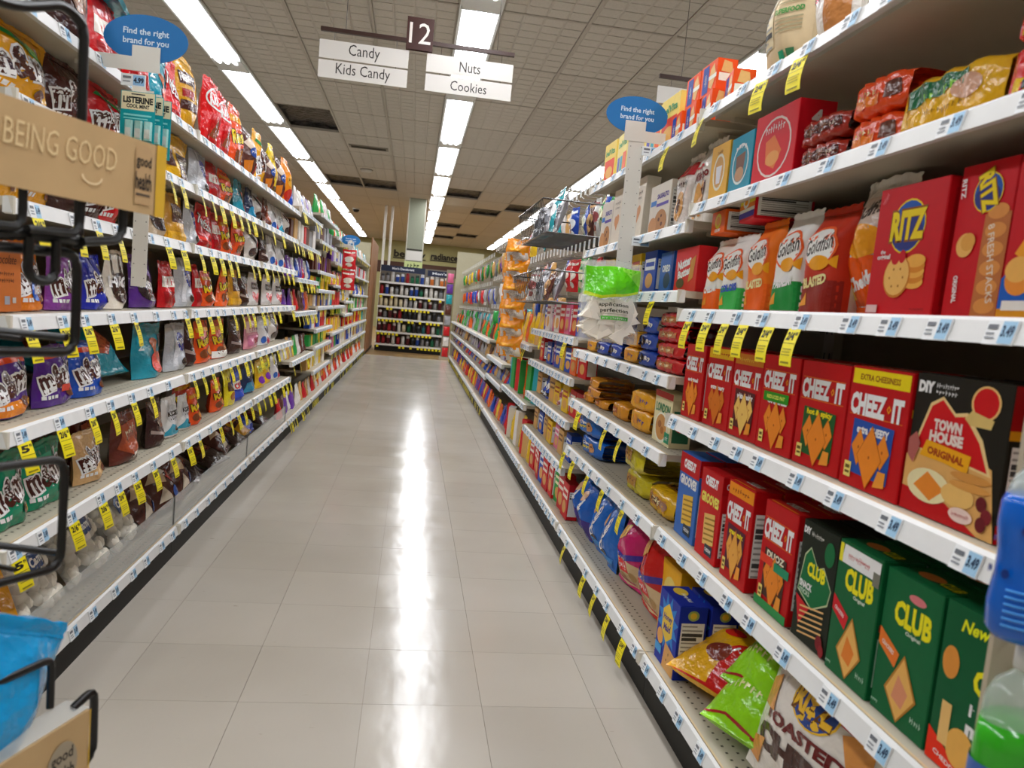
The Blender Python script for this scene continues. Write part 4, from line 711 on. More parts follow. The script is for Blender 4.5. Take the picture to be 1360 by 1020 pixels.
LS = [(1, (.85, 0)), (2, (.9, 0)), (3, (.8, 0)), (4, (.7, 0)), (5, (.6, 0))]
for y0, y1 in ((1.6, 2.82), (2.82, 4.04), (4.04, 5.24)): bay('L', y0, y1, Lz, sale=LS, lab=.15)
LF = [(i, (.5, 1)) for i in range(0, 8)]
bay('L', 5.24, 6.43, [.535, .877, 1.115, 1.36, 1.588], sale=LF, lab=.09, fine=True)
bay('L', 6.43, 7.73, [.36, .565, .715, .907, 1.055, 1.212, 1.465, 1.68], sale=LF, lab=.09, fine=False)
bay('L', 7.73, 9.0, [.44, .63, .907, 1.12, 1.35, 1.6], sale=LF, lab=.09, fine=False)
bay('L', 9.0, 10.2, [.44, .64, .80, .957, 1.15, 1.35, 1.6], sale=LF, lab=.1, fine=False)
bay('L', 10.2, 11.4, [.44, .64, .85, 1.05, 1.3, 1.58], sale=LF, lab=.1, fine=False)
bay('L', 11.4, 13.25, [.44, .64, .85, 1.05, 1.3, 1.58], sale=LF, lab=.1, fine=False)
bay('R', .667, 1.887, [.488, .793, 1.07, 1.34, 1.575], base=.133, saleat={5: (1.373, 1.53, 1.86), 3: (1.79, 1.672, 1.568, 1.476, 1.363, 1.265)}, lab=.125, holes=True)
bay('R', 1.887, 3.09, [.48, .682, .89, 1.119, 1.30, 1.557], base=.133, saleat={6: (2.114,), 0: (2.871, 2.527, 2.363, 2.188, 2.016), 1: (3.054, 2.871, 2.623, 2.404, 2.162), 2: (2.859, 2.45, 2.265), 4: (2.099,)}, lab=.14)
bay('R', 3.09, 4.27, [.373, .573, .76, .935], base=.133, sale=[(4, (.25, 1))], lab=.085, backh=1.72)
bay('R', 4.27, 5.47, [.483, .83], base=.133, sale=[(2, (.7, 1))], lab=.08, backh=1.75)
bay('R', 5.47, 6.65, [.45, .62], base=.133, lab=.09, fine=False, backh=1.75)
bay('R', 6.65, 7.8, [.415, .563, .745], base=.133, sale=[(0, (.6, 1))], lab=.1, fine=False, backh=1.75)
bay('R', 7.8, 9.6, [.415, .563, .745], base=.133, sale=[(0, (.8, 1))], lab=.1, fine=False, backh=1.75)
bay('R', 9.6, 11.4, [.415, .563, .745], base=.133, sale=[(0, (.8, 1))], lab=.1, fine=False, backh=1.75)
bay('R', 11.4, 13.25, [.415, .563, .745], base=.133, sale=[(0, (.8, 1))], lab=.1, fine=False, backh=1.75)
# ------------------------------------------------------------------ stock on the shelves
U = 2/3                       # the stock lists are written in units of two thirds of a metre
REC = []
def put(key, side, y, z, w=None, h=None, off=.03, yawd=0, lean=0, lie=None, where=None, x=None, small=False, roll_=0):
    k = K[key]; rz = (math.pi/2 if side == 'L' else -math.pi/2)+math.radians(yawd)
    sx = (w or k['w'])/k['w']; sz = (h or k['h'])/k['h']; sy = 1.0
    X = x if x is not None else (XL-off if side == 'L' else XR+off)
    rx = -lean; zz = z+.0015+k['d']*max(0, math.sin(lean))
    if lie is not None: rx = -lie; zz = z+.002+k['d']*math.sin(lie)
    o = link(k['name'], k['body'], loc=(X, y, zz), rot=(rx, roll_, rz), scale=(sx, sy, sz))
    if not small:
        for nm, me in k['parts']: link(nm, me, o)
    o['category'] = k['cat']
    REC.append((o, side, y, z, k['desc'], where, off))
    return o
def headroom(side, y, z):
    zs = next((b_[2] for b_ in BAYS[side] if b_[0] <= y < b_[1]), [])
    return min([q-z-.03 for q in zs if q > z+.02] or [9])
def row(side, z, items, off=.03, jit=3, lean=.06, rows=1, rmax=.30):
    r = random.Random(int(z*1000)+(5 if side == 'L' else 9))
    for it in items:
        key, y, w, h = it[:4]; kw = it[4] if len(it) > 4 else {}
        kk = dict(off=off+r.uniform(0, .012), yawd=r.uniform(-jit, jit), lean=lean*r.uniform(.2, 1)); kk.update(kw)
        n = kk.pop('rows', rows); o0 = kk['off']
        h = min(h, headroom(side, y*U, z)/U)
        for q in range(n):
            kk['off'] = o0+q*(K[key]['d']+.006)
            if kk['off']+K[key]['d'] > .42: break
            put(key, side, y*U, z, w*U*.97, h*U, **kk)
def fill(side, y0, y1, z, keys, gap=.006, h=None, off=.03, jit=4, small=True, seed=1, skip=.0, wsc=1.0, hmax=None, lean=.03):
    r = random.Random(seed); y = y0+.01; i = 0
    while True:
        key = keys[i % len(keys)] if r.random() < .7 else r.choice(keys); i += 1; k = K[key]; w = k['w']*wsc*r.uniform(.92, 1.08)
        if y+w > y1-.005: break
        hh = (h or k['h'])*r.uniform(.9, 1.06)
        if hmax: hh = min(hh, hmax)
        if r.random() >= skip: put(key, side, y+w/2, z, w, hh, off=off+r.uniform(0, .02), yawd=r.uniform(-jit, jit), lean=lean*r.random(), small=small)
        y += w+gap
# left candy racks, near part (order read along each shelf, near end first)
row('L', 1.55, [('mm_brown', 2.66, .30, .30), ('darkbag', 3.0, .30, .34), ('redbag', 3.32, .30, .30), ('redbag', 3.64, .28, .30), ('tealbag', 3.96, .34, .28), ('twiz', 4.2, .26, .33), ('goldtall', 4.50, .34, .42), ('kitkat', 4.88, .30, .42), ('kitkat', 5.2, .30, .42), ('reese_tall', 5.62, .34, .44), ('choccarton_bag', 6.05, .38, .38), ('mm_yellow', 6.42, .32, .44), ('choccarton_bag', 6.75, .30, .34), ('yellowtall', 7.0, .22, .46), ('choccarton_bag', 7.3, .34, .40), ('orangetall', 7.65, .30, .46)], lean=.1)
put('teallie', 'L', 2.34, 1.55+.16, .42, .22, lie=1.1, off=.03, yawd=10, where='lying on top of the highest left shelf')
row('L', 1.363, [('mm_yellow', 2.66, .48, .31), ('mm_brown', 3.03, .30, .28), ('mm_red', 3.36, .36, .29), ('darkbag', 3.72, .28, .28), ('hershey', 4.26, .40, .30), ('york', 4.68, .38, .32), ('redbag', 5.02, .26, .25), ('reese_tall', 5.36, .34, .32), ('tealbag', 5.74, .34, .26), ('dblue', 6.08, .28, .24), ('bwr', 6.40, .30, .25), ('brownbag', 6.72, .26, .25), ('whitemix', 7.05, .34, .27), ('kiss_white', 7.40, .3, .27), ('bwr', 7.70, .28, .27)], lean=.1)
row('L', 1.157, [('mm_yellow', 2.56, .24, .25), ('mm_yellow', 2.80, .22, .25), ('darkbag', 3.03, .24, .26), ('mm_brown', 3.25, .2, .26), ('mm_red', 3.44, .24, .27), ('kiss_tan', 3.95, .32, .25), ('gold', 4.28, .32, .25), ('york', 4.56, .26, .24), ('twiz', 4.86, .36, .27), ('redbag', 5.14, .22, .25), ('reese', 5.38, .28, .25), ('reese_tall', 5.72, .30, .26), ('bwr', 6.22, .42, .25), ('darkbag', 6.66, .32, .23), ('whitemix', 7.12, .44, .26), ('whitemix', 7.58, .36, .26)])
row('L', .923, [('chocbox', 2.52, .24, .22), ('mm_mega', 2.77, .25, .23), ('mm_mauve', 3.0, .22, .22), ('mm_navy', 3.28, .22, .22), ('hugs', 3.50, .24, .25), ('kiss_purple', 3.88, .34, .25), ('redbag', 4.18, .26, .24), ('york', 4.52, .34, .27), ('redbag', 4.78, .16, .25), ('reese', 5.02, .30, .22), ('reese_tri', 5.40, .36, .27), ('gold', 5.74, .28, .26), ('darkbag', 6.03, .28, .24), ('cherry', 6.44, .50, .26), ('cherry', 6.98, .50, .26), ('cherry', 7.5, .46, .25)], lean=.05)
row('L', .687, [('mm_caramel', 2.66, .31, .22), ('mm_purple', 2.97, .28, .22), ('mm_blue', 3.25, .26, .22), ('tealbag', 4.0, .38, .27), ('york', 4.42, .36, .26), ('darkbag', 4.68, .2, .27), ('reese', 4.95, .34, .26), ('reese_white', 5.36, .42, .26), ('darkbag', 5.86, .44, .25), ('pink', 6.40, .50, .26), ('whitemix', 6.94, .42, .25), ('bwr', 7.42, .44, .25)], lean=.05)
put('teallie', 'L', 3.60*U, .687, .25, .20, lie=.75, off=.06, yawd=-6)
put('teallie', 'L', 3.55*U, .687, .22, .20, lie=1.2, off=.20, yawd=10, where='lying behind its twin on the third left shelf')
row('L', .437, [('mm_green', 2.66, .27, .25), ('mm_green', 2.95, .30, .24, dict(off=.045)), ('mm_tan', 3.33, .27, .21), ('brownbag', 3.72, .30, .24), ('darkbag', 4.12, .25, .24), ('kiss_white', 4.39, .28, .22), ('kiss_white', 4.64, .20, .20), ('reese', 4.80, .16, .22), ('reese_dark', 5.06, .36, .24, dict(off=.12)), ('reese', 5.40, .28, .22), ('yellow', 5.68, .22, .26), ('crunch', 5.98, .34, .25), ('dblue', 6.42, .40, .25), ('yelpurple', 6.84, .32, .24), ('yelpurple', 7.20, .32, .24), ('whitemix', 7.58, .34, .23)], lean=.05)
put('brownbag', 'L', 3.5*U, .437, .17, .19, off=.10); put('darkbag', 'L', 3.12*U, .437, .14, .17, off=.12)
# low bin behind the clear fence
for key, y, w_, h_, a, off, yd in [('redyellow', 1.70, .18, .26, .65, .03, -30), ('mm_red', 1.80, .22, .2, .85, .16, 0), ('mallow', 1.96, .27, .27, .55, .014, 3), ('mallow', 2.24, .27, .27, .6, .014, -3), ('mallow', 2.51, .25, .26, .6, .014, 4), ('mm_red', 2.52, .2, .18, 1.0, .2, 0), ('minisclear', 2.74, .2, .21, .7, .02, 6), ('minisclear', 2.94, .24, .21, .7, .02, -10), ('minisclear', 3.18, .24, .21, .7, .02, 5), ('darkflat', 3.44, .26, .22, 1.2, .06, 10), ('darkflat', 3.72, .26, .22, 1.25, .05, -8), ('minisclear', 3.98, .22, .2, 1.1, .06, 6), ('darkflat', 4.26, .26, .22, 1.2, .06, 0), ('goldtall', 4.50, .2, .22, 1.2, .08, 0), ('bluebag', 4.66, .18, .13, .8, .08, 5), ('darkflat', 4.95, .24, .22, 1.25, .06, 0)]:
    put(key, 'L', y, .127, w_, h_, lie=a, off=off, yawd=yd)
# fence, one clear panel for each bay
for y0, y1 in ((1.6, 2.82), (2.82, 4.04), (4.04, 5.24)):
    e = empty('shelf_fence', (XL, y0, .127), math.pi/2); n_ = {1.6: 'nearest', 2.82: 'middle', 4.04: 'farthest'}[y0]
    tidy(e, 'clear plastic fence along the lowest left shelf, %s of the three' % n_, 'shelf fence', 'clear fences of the candy bin')
    b = MB(); b.box(.004, .003, .0, y1-y0-.004, .006, .108, '#d8dad6'); b.build('panel', 'clear', e)
    b = MB(); b.box(.004, .001, .0, y1-y0-.004, .009, .006, '#cfd0cc'); b.build('foot_channel', 'clear', e)
    b = MB(); b.box(y1-y0-.010, .002, .0, y1-y0-.005, .007, .112, '#3a3834'); b.build('joint_strip', 'plain', e)
# left racks further on
def mixfill(side, y0, y1, zs, pools, seed=0, tops=None, **kw):
    for i, z in enumerate(zs):
        top = (zs[i+1]-z-.055) if i+1 < len(zs) else (tops or .22)
        keys = pools[i % len(pools)]
        fill(side, y0, y1, z, keys, hmax=min(top, .22), seed=seed*17+i, **kw)
gb = lambda *n: ['g_'+x for x in n]; bb = lambda *n: ['b_'+x for x in n]; hb = lambda *n: ['h_'+x for x in n]
mixfill('L', 5.24, 6.43, [.127, .535, .877, 1.115, 1.36, 1.588], [gb('red', 'brown', 'white', 'purple', 'tan'), gb('white', 'brown', 'grey', 'tan', 'green'), gb('purple', 'orange', 'tan', 'red', 'brown', 'gold' if False else 'yellow'), gb('red', 'purple', 'white', 'blue', 'grey'), bb('brown', 'tan', 'grey', 'white', 'red'), gb('blue', 'white', 'purple', 'white')], seed=3)
mixfill('L', 6.43, 7.73, [.127, .36, .565, .715, .907, 1.055, 1.212, 1.465, 1.68], [gb('red', 'tan', 'white', 'orange'), bb('tan', 'yellow', 'white'), bb('green', 'yellow', 'green', 'purple'), bb('blue', 'white', 'red', 'red'), bb('tan', 'white', 'blue'), bb('yellow', 'pink', 'red', 'green'), bb('brown', 'brown', 'grey', 'purple'), bb('grey', 'brown', 'grey'), gb('pink', 'white', 'tan', 'green')], seed=5)
mixfill('L', 7.73, 9.0, [.127, .44, .63, .907, 1.12, 1.35, 1.6], [gb('red', 'orange', 'red', 'white'), bb('blue', 'pink', 'green', 'red'), bb('yellow', 'orange', 'tan'), bb('teal', 'white', 'red'), gb('orange', 'yellow', 'pink'), bb('purple', 'pink', 'white', 'blue'), gb('green', 'orange', 'white')], seed=6)
for q, (a, c) in enumerate(((9.0, 10.2), (10.2, 11.4), (11.4, 13.25))):
    mixfill('L', a, c, BAYS['L'][6+q][2], [gb('red', 'white', 'orange'), bb('blue', 'white', 'tan'), bb('yellow', 'teal', 'red'), bb('green', 'white', 'pink'), gb('white', 'blue', 'yellow'), bb('grey', 'red', 'white'), gb('teal', 'tan', 'white')], seed=8+q, wsc=1.35)
# right cracker rack, first bay
row('R', 1.07, [('ritz_cheese', 1.19, .24, .305), ('ritz_side', 1.39, .155, .31, dict(off=.04)), ('ritz', 1.60, .245, .30), ('gf_big', 1.83, .22, .36, dict(off=.05)), ('gf_blast', 1.985, .20, .30), ('gf_parm', 2.18, .185, .31), ('gf_xtra', 2.365, .185, .30), ('gf_color', 2.55, .185, .27), ('gf_cheddar', 2.735, .175, .27)], jit=2, lean=.02, rows=2)
put('gf_lie_o', 'R', 2.70*U, 1.07+.19, off=.03, yawd=-4, where='lying on top of the snack bags')
put('gf_lie_r', 'R', 2.46*U, 1.07+.205, off=.03, yawd=-8, where='lying on top of the snack bags')
row('R', .793, [('townhouse', 1.345, .275, .295), ('cz_cheesy', 1.60, .24, .29), ('cz_spicy', 1.845, .235, .285), ('cz_red', 2.075, .215, .285), ('cz_snap', 2.30, .215, .28), ('cz_toasty', 2.525, .215, .285), ('cz_orig', 2.735, .195, .28)], jit=1.5, lean=0, rows=3, off=.02)
put('b_orange', 'R', 1.08*U, .793, .12, .18, off=.04)
row('R', .488, [('club_minis', 1.19, .20, .325), ('club_orange', 1.39, .185, .32), ('club', 1.575, .18, .325), ('club_snack', 1.765, .18, .32), ('cz_duoz', 1.975, .20, .315), ('cz_snapmix', 2.215, .19, .32), ('crunch_red', 2.445, .19, .31), ('grooves', 2.68, .21, .32)], jit=1.5, lean=0, rows=3, off=.02)
row('R', .133, [('honey', 2.70, .22, .29, dict(off=.02)), ('honey', 2.70, .22, .29, dict(off=.105)), ('honey', 2.70, .22, .29, dict(off=.19)), ('nilla', 2.98, .22, .32, dict(off=.09))], jit=1, lean=0)
put('pillsyellow', 'R', 1.60, .133, .25, .21, lie=1.15, off=.03, yawd=25)
put('limebag', 'R', 1.40, .133, .2, .18, lie=1.0, off=.015, yawd=25)
put('limebag', 'R', 1.44, .133+.07, .2, .17, lie=.9, off=.05, yawd=15, where='lying on another lime bag, lowest right shelf')
put('ritzchips', 'R', 1.22, .133, .32, .31, lean=.25, off=.03, yawd=8)
put('yellowchips', 'R', 1.38, .133, .26, .23, lie=.7, off=.17, yawd=10, where='behind the white toasted chips bag')
row('R', 1.34, [('sl_redyel', 1.24, .22, .11), ('sl_lemon', 1.52, .31, .125), ('sl_orange', 1.79, .22, .09), ('sl_brown', 2.03, .24, .072), ('cookiebox_r', 2.31, .29, .235), ('cookiebox_t', 2.56, .2, .21), ('cookiebox_y', 2.745, .17, .215)], jit=2, lean=0, off=.02)
for key, y, w_, h_, dz in (('sl_orange', 1.78, .22, .09, .062), ('sl_brown', 2.03, .24, .072, .05), ('sl_redyel', 1.24, .22, .11, .075)): put(key, 'R', y*U, 1.34+dz, w_*U, h_*U, off=.025, where='upper of a stacked pair on the fifth right shelf')
row('R', 1.575, [('whitesnack', 2.16, .22, .33), ('beigebag', 2.44, .29, .36), ('lance', 2.76, .15, .12, dict(yawd=-12))], lean=.04)
# crackers stacked two high on the top shelf of the next bay
for q, (y, dz) in enumerate(((2.93, 0), (3.10, 0), (3.27, 0), (2.95, .082), (3.12, .082))):
    put('lance', 'R', y*U, 1.575 if y*U < 1.887 else 1.557, .105, .08, off=.02, yawd=-6+q) if dz == 0 else put('lance', 'R', y*U, (1.575 if y*U < 1.887 else 1.557)+dz, .105, .08, off=.025, yawd=4-q, where='upper layer on the highest right shelf')
row('R', 1.557, [('belvita_r', 3.42, .24, .24), ('belvita', 3.68, .24, .25), ('belvita_r', 3.95, .24, .25), ('belvita', 4.22, .24, .25), ('belvita_r', 4.48, .24, .25)], lean=0)
# second bay
row('R', 1.30, [('milano', 2.96, .20, .34), ('milano_r', 3.17, .17, .32), ('whitebox', 3.46, .30, .24), ('heartbox', 3.80, .18, .32), ('heartbox_d', 4.0, .18, .32), ('heartbox', 4.2, .18, .32), ('whitebox', 4.45, .24, .28)], lean=.02, jit=3)
row('R', 1.119, [('nutter', 2.99, .29, .18), ('bluebox', 3.26, .2, .18), ('b_blue', 3.5, .2, .2), ('b_yellow', 3.75, .2, .2), ('b_blue', 4.0, .2, .2), ('b_yellow', 4.25, .2, .2), ('b_white', 4.48, .2, .2)], lean=0)
for q in range(4): put('sl_redstack', 'R', 3.06*U, .89+.043*q, .23, .042, off=.02, yawd=random.uniform(-2, 2), where=None if q == 0 else '%s up in the stack of four by the cheese crackers' % ORD[q])
for q in range(3):
    for y, key in ((3.36, 'sl_bluestack'), (3.62, 'sl_yelstack'), (3.90, 'sl_bluestack'), (4.18, 'sl_bluestack'), (4.45, 'sl_yelstack')):
        if q == 2 and y not in (3.36, 4.18): continue
        put(key, 'R', y*U, .89+.052*q, .155, .05, off=.02, yawd=random.uniform(-4, 4), where=None if q == 0 else '%s up in %s stack along fifth shelf, second right rack' % (ORD[q], ORD[1+(3.36, 3.62, 3.90, 4.18, 4.45).index(y)]))
row('R', .682, [('oat', 3.10, .26, .225), ('sl_yelstack', 3.42, .26, .10), ('sl_amber', 3.80, .28, .08), ('sl_amber', 4.20, .30, .052), ('sl_amber', 4.48, .26, .052)], lean=0)
put('sl_yelstack', 'R', 3.40*U, .682+.068, .17, .06, off=.03, yawd=8, where='upper packet beside the oatmeal cookie carton')
for q in (1, 2): put('sl_amber', 'R', 4.30*U, .682+.036*q, .22, .036, off=.02, yawd=-4*q, where='%s up in the flat stack, third shelf of second right rack' % ORD[q])
row('R', .48, [('tray_yellow', 3.06, .34, .105), ('tray_lime', 3.40, .33, .11), ('tray_blue', 4.30, .42, .11)], lean=0)
put('tray_lime', 'R', 3.40*U, .48+.08, .23, .08, off=.02, yawd=-4, where='upper tray on the second shelf of second right rack')
put('tray_blue', 'R', 4.32*U, .48+.08, .28, .075, off=.02, yawd=4, where='upper blue tray on the second shelf of second right rack')
row('R', .133, [('cookies_red', 3.20, .34, .40, dict(lean=.12)), ('cookies_pink', 3.52, .30, .36, dict(lean=.12, yawd=10)), ('oreobag', 3.84, .26, .33), ('oreobag', 4.10, .26, .32), ('oreobag_p', 4.35, .24, .32), ('oreobag_p', 4.58, .2, .32)], lean=.1)
# third bay
fill('R', 3.09, 4.27, .935, bb('blue', 'pink', 'green', 'purple', 'red', 'white', 'pink', 'white'), h=.16, small=False, seed=4)
fill('R', 3.09, 4.27, .76, ['b_red', 'b_orange', 'b_blue', 'b_yellow', 'b_blue', 'b_purple', 'b_blue', 'g_blue'], h=.125, small=False, seed=5)
fill('R', 3.09, 4.27, .573, ['b_tan', 'b_red', 'b_yellow', 'b_tan', 'b_yellow', 'g_white', 'g_blue', 'g_blue'], h=.125, small=False, seed=6)
fill('R', 3.20, 4.27, .373, ['b_blue', 'b_tan', 'b_pink', 'b_yellow', 'b_tan'], h=.12, small=False, seed=7, gap=.03)
fill('R', 3.12, 4.27, .133, ['b_red', 'b_red', 'b_green', 'b_red', 'b_red', 'b_blue', 'g_green', 'b_red'], h=.17, small=False, seed=9)
# fourth bay
fill('R', 4.27, 5.47, .483, ['b_teal', 'g_green', 'g_blue', 'b_orange', 'g_orange', 'b_green', 'b_red', 'g_red', 'g_teal'], h=.22, seed=10, wsc=.9, jit=14)
fill('R', 4.27, 5.47, .83, ['g_yellow', 'g_tan', 'g_yellow', 'g_yellow', 'g_orange'], h=.2, seed=11)
fill('R', 4.27, 5.47, .133, ['g_yellow', 'b_green', 'b_red', 'g_blue', 'b_white', 'b_tan', 'g_green'], h=.22, seed=12, wsc=.9, jit=14)
for q, (a, c) in enumerate(((5.47, 6.65), (6.65, 7.8), (7.8, 9.6), (9.6, 11.4), (11.4, 13.25))):
    zs = BAYS['R'][4+q][2]
    mixfill('R', a, c, zs, [gb('red', 'purple', 'blue', 'orange', 'yellow'), gb('blue', 'red', 'grey', 'tan'), gb('grey', 'tan', 'brown', 'purple'), gb('green', 'orange', 'brown', 'grey', 'green')], seed=30+q, wsc=1.0 if q < 2 else 1.3, tops=.2)
# packets hung on hooks above the right shelves
HOOK = {}
b = MB(); b.tube([(0, .44, 0), (0, .12, 0), (0, .105, .012)], .0028, '#c8c8c4', 6); HOOK['arm'] = b.mesh('hook_arm', 'chrome')
b = MB(); b.box(-.016, -.001, -.022, .016, .001, .022, '#ecebe6'); b.box(-.012, -.0014, -.004, .012, -.001, .016, '#c8d4dc', faces='y'); HOOK['plate'] = b.mesh('hook_plate', 'tag')
baysR = [o for o in C.objects if o.name.startswith('shelving_bay') and 'right' in o.get('label', '')]
def hooks(n, zs, step, pools, seed, small=True):
    e = baysR[n]; y0, y1, _ = BAYS['R'][n]; r = random.Random(seed)
    for q, z in enumerate(zs):
        x = step*.6; i = 0
        while x < (y1-y0)-.03:
            h = link('peg_hook', HOOK['arm'], e, loc=(x, 0, z)); link('label_plate', HOOK['plate'], h, loc=(0, .10, .03))
            key = pools[q % len(pools)][i % len(pools[q % len(pools)])]; i += 1
            hh = K[key]['h']*r.uniform(.85, 1.1)
            if r.random() < .92: put(key, 'R', y1-x, z-hh-.004, min(step*.9, K[key]['w']), hh, off=.13+r.uniform(0, .04), yawd=r.uniform(-22, 22), small=small, where='hook')
            x += step
hooks(2, [1.62, 1.34], .10, [hb('brown', 'blue', 'green', 'blue', 'brown', 'white', 'green'), hb('red', 'red', 'red', 'green', 'red', 'green', 'orange')], 3, small=False)
hooks(3, [1.64, 1.36, 1.14], .11, [hb('white', 'grey', 'teal', 'white', 'tan'), hb('red', 'white', 'blue', 'tan'), hb('blue', 'tan', 'grey')], 4)
hooks(4, [1.64, 1.36, 1.06], .12, [hb('brown', 'orange', 'pink', 'yellow', 'white'), hb('tan', 'white', 'orange', 'grey'), hb('teal', 'grey', 'blue', 'red')], 5)
hooks(5, [1.60, 1.30, 1.02], .13, [hb('purple', 'pink', 'tan', 'brown'), hb('grey', 'white', 'grey', 'red'), hb('green', 'grey', 'brown', 'blue')], 6)
hooks(6, [1.56, 1.26, .98], .16, [hb('green', 'tan', 'grey'), hb('red', 'blue', 'white', 'grey'), hb('teal', 'grey', 'white')], 7)
hooks(7, [1.56, 1.26, .98], .18, [hb('green', 'grey', 'orange'), hb('red', 'white', 'blue'), hb('green', 'grey', 'teal')], 8)
hooks(8, [1.56, 1.26, .98], .2, [hb('green', 'grey', 'yellow'), hb('orange', 'blue', 'grey'), hb('grey', 'green', 'white')], 9)
# amber bags clipped to two strips in front of the fourth bay
bag('amber', 'amber and silver candy bag', '#d2881a', .15, .15, .03, [('r', .04, .04, .96, .42, '#b9b2a8'), ('e', .5, .3, .3, .16, '#8f8a84'), ('r', .1, .5, .9, .6, '#e8a830')], 'pillow', res=(8, 9), wr=1.2)
for s, (sy, sx_) in enumerate(((4.55, .60), (4.80, .62))):
    e = empty('hanging_strip', (sx_, sy, 0)); tidy(e, 'narrow clear hanging strip of amber bags, %s one' % ('nearer', 'farther')[s], 'display strip', 'amber candy strips')
    b = MB(); b.box(-.012, -.001, .72, .012, .001, 1.44, '#c8c8c4'); b.build('strip', 'clear', e)
    b = MB(); b.tube([(0, 0, 1.44), (.04, 0, 1.47), (.12, 0, 1.47)], .004, '#c8c8c4', 6); b.build('hook', 'chrome', e)
    for q in range(6): put('amber', 'R', sy-.015, .74+.115*q, .15, .14, x=sx_-.005, yawd=60+12*((q+s) % 2), lean=-.05, where='%s up on the %s hanging strip' % (ORD[q], ('nearer', 'farther')[s]))
# wire baskets jutting out over the fourth bay
def basket(y0, y1, z0, z1, label, items):
    e = empty('wire_basket', (XR+.02, y0, z0)); tidy(e, label, 'wire basket', 'wire baskets on the right racks')
    L_ = y1-y0; D = .17
    for q, (zz, o) in enumerate(((0, .03), (z1-z0, 0))):
        b = MB(); b.tube([(.28, 0, zz), (-D+o, 0, zz), (-D+o, L_, zz), (.28, L_, zz)], .004, '#6e6e6c', 6); b.build('rim', 'chrome', e)
    for k in range(22):
        y = L_*(k+.5)/22; b = MB(); b.tube([(-D, y, z1-z0), (-D+.03, y, 0), (.28, y, 0)], .0022, '#6e6e6c', 5); b.build('bar', 'chrome', e)
    for i, (key, f, w_, h_) in enumerate(items): put(key, 'R', y0+L_*f, z0+.006, w_, h_, off=-.08, yawd=-10+9*i, lean=.2, where='in the wire basket')
basket(3.45, 4.25, 1.40, 1.55, 'upper grey wire basket of silver bags on right rack', [('h_grey', .12, .16, .2), ('h_teal', .35, .17, .24), ('h_grey', .58, .16, .2), ('h_grey', .82, .16, .2)])
basket(3.30, 4.25, 1.08, 1.22, 'lower grey wire basket of bars on right rack', [('h_grey', .12, .14, .16), ('h_brown', .35, .14, .16), ('h_grey', .60, .14, .16), ('h_white', .84, .14, .16)])
# ------------------------------------------------------------------ shelf-edge signs, hanging packs
def clip_sign(x, y, s, side, label, strip_to, price, sw=.036, px=0):
    """Blue oval sign on a white arm that juts from the shelf, a strip hanging below."""
    e = empty('aisle_blade_sign', (x, y, 0)); tidy(e, label, 'shelf sign', 'find the right brand signs')
    d = -1 if side == 'L' else 1; zc = 1.60 if side == 'L' else 1.655
    b = MB(); n = 36; a, c = .098, .056; P = [(a*math.cos(2*math.pi*i/n), c*math.sin(2*math.pi*i/n)) for i in range(n)]
    b.face([(u, -.001, zc+v) for u, v in P], '#1f6fb0'); b.face([(u, .001, zc+v) for u, v in P[::-1]], '#1f6fb0')
    for i in range(n): u, v = P[i], P[(i+1) % n]; b.face([(u[0], -.001, zc+u[1]), (u[0], .001, zc+u[1]), (v[0], .001, zc+v[1]), (v[0], -.001, zc+v[1])], '#1f6fb0')
    ov = b.build('oval_panel', 'tag', e)
    b = MB(); art(b, [('t', 'Find the right', .5, .62, .54, .17, '#cfe2f0', .02), ('t', 'brand for you', .5, .42, .54, .17, '#cfe2f0', .02)], lambda u, v, q: ((u-.5)*2*a, -.001-q, zc+(v-.5)*2*c), 2*a, 2*c); b.build('lettering', 'tag', ov)
    b = MB(); q = [(-.03*d, zc-.02), (.02*-d, zc-.02), (.035*-d, zc-.075), (-.02*-d*-1+.12*d, zc-.075), (.12*d, zc-.048), (.03*d, zc-.045)]
    # L shaped white arm
    pts = [(-.035, -.018), (.03, -.018), (.03, -.045), (.16, -.045), (.16, -.078), (-.035, -.078)]
    pts = [(u*d, zc+v) for u, v in pts]
    if d < 0: pts = pts[::-1]
    t = tessellate_polygon([[Vector((u, v, 0)) for u, v in pts]])
    for tri in t:
        f = [pts[i] for i in tri]; b.face([(u, -.004, v) for u, v in f], '#d6d3ca'); b.face([(u, -.002, v) for u, v in f[::-1]], '#d6d3ca')
    for i in range(6): u, v = pts[i], pts[(i+1) % 6]; b.face([(u[0], -.004, u[1]), (u[0], -.002, u[1]), (v[0], -.002, v[1]), (v[0], -.004, v[1])], '#d6d3ca')
    b.build('arm', 'tag', e)
    b = MB(); z0, z1 = strip_to; b.box(px-sw/2, -.002, z0, px+sw/2, 0, z1, '#d8d5cc')
    for k in range(int((z1-z0)/.035)):
        for u in (-.35, .35): b.box(px+u*sw-.0012, -.0026, z0+.02+.035*k, px+u*sw+.0012, -.002, z0+.0225+.035*k, '#3a3834', faces='y')
    b.build('hanging_strip', 'tag', e)
    for (pu, pz) in price:
        b = MB(); b.box(pu-.028, -.012, pz-.014, pu+.028, -.008, pz+.014, '#e4e8ea'); ph = b.build('price_holder', 'tag', e)
        b = MB(); art(b, [('r', .5, .08, .97, .92, '#8fbbe0'), ('t', '4.99' if side == 'L' else '2.89', .73, .5, .42, .5, '#16263c', .05), ('r', .08, .6, .42, .8, '#6a6e74'), ('r', .08, .3, .38, .4, '#8a8e94')], lambda u, v, q_: (pu+(u-.5)*.056, -.012-q_, pz+(v-.5)*.028), .056, .028); b.build('price_print', 'tag', ph)
clip_sign(-.693, 2.0, 1, 'L', 'blue oval brand sign on white arm by the left candy shelves', (1.0, 1.46), [(-.022, 1.497)], px=.006)
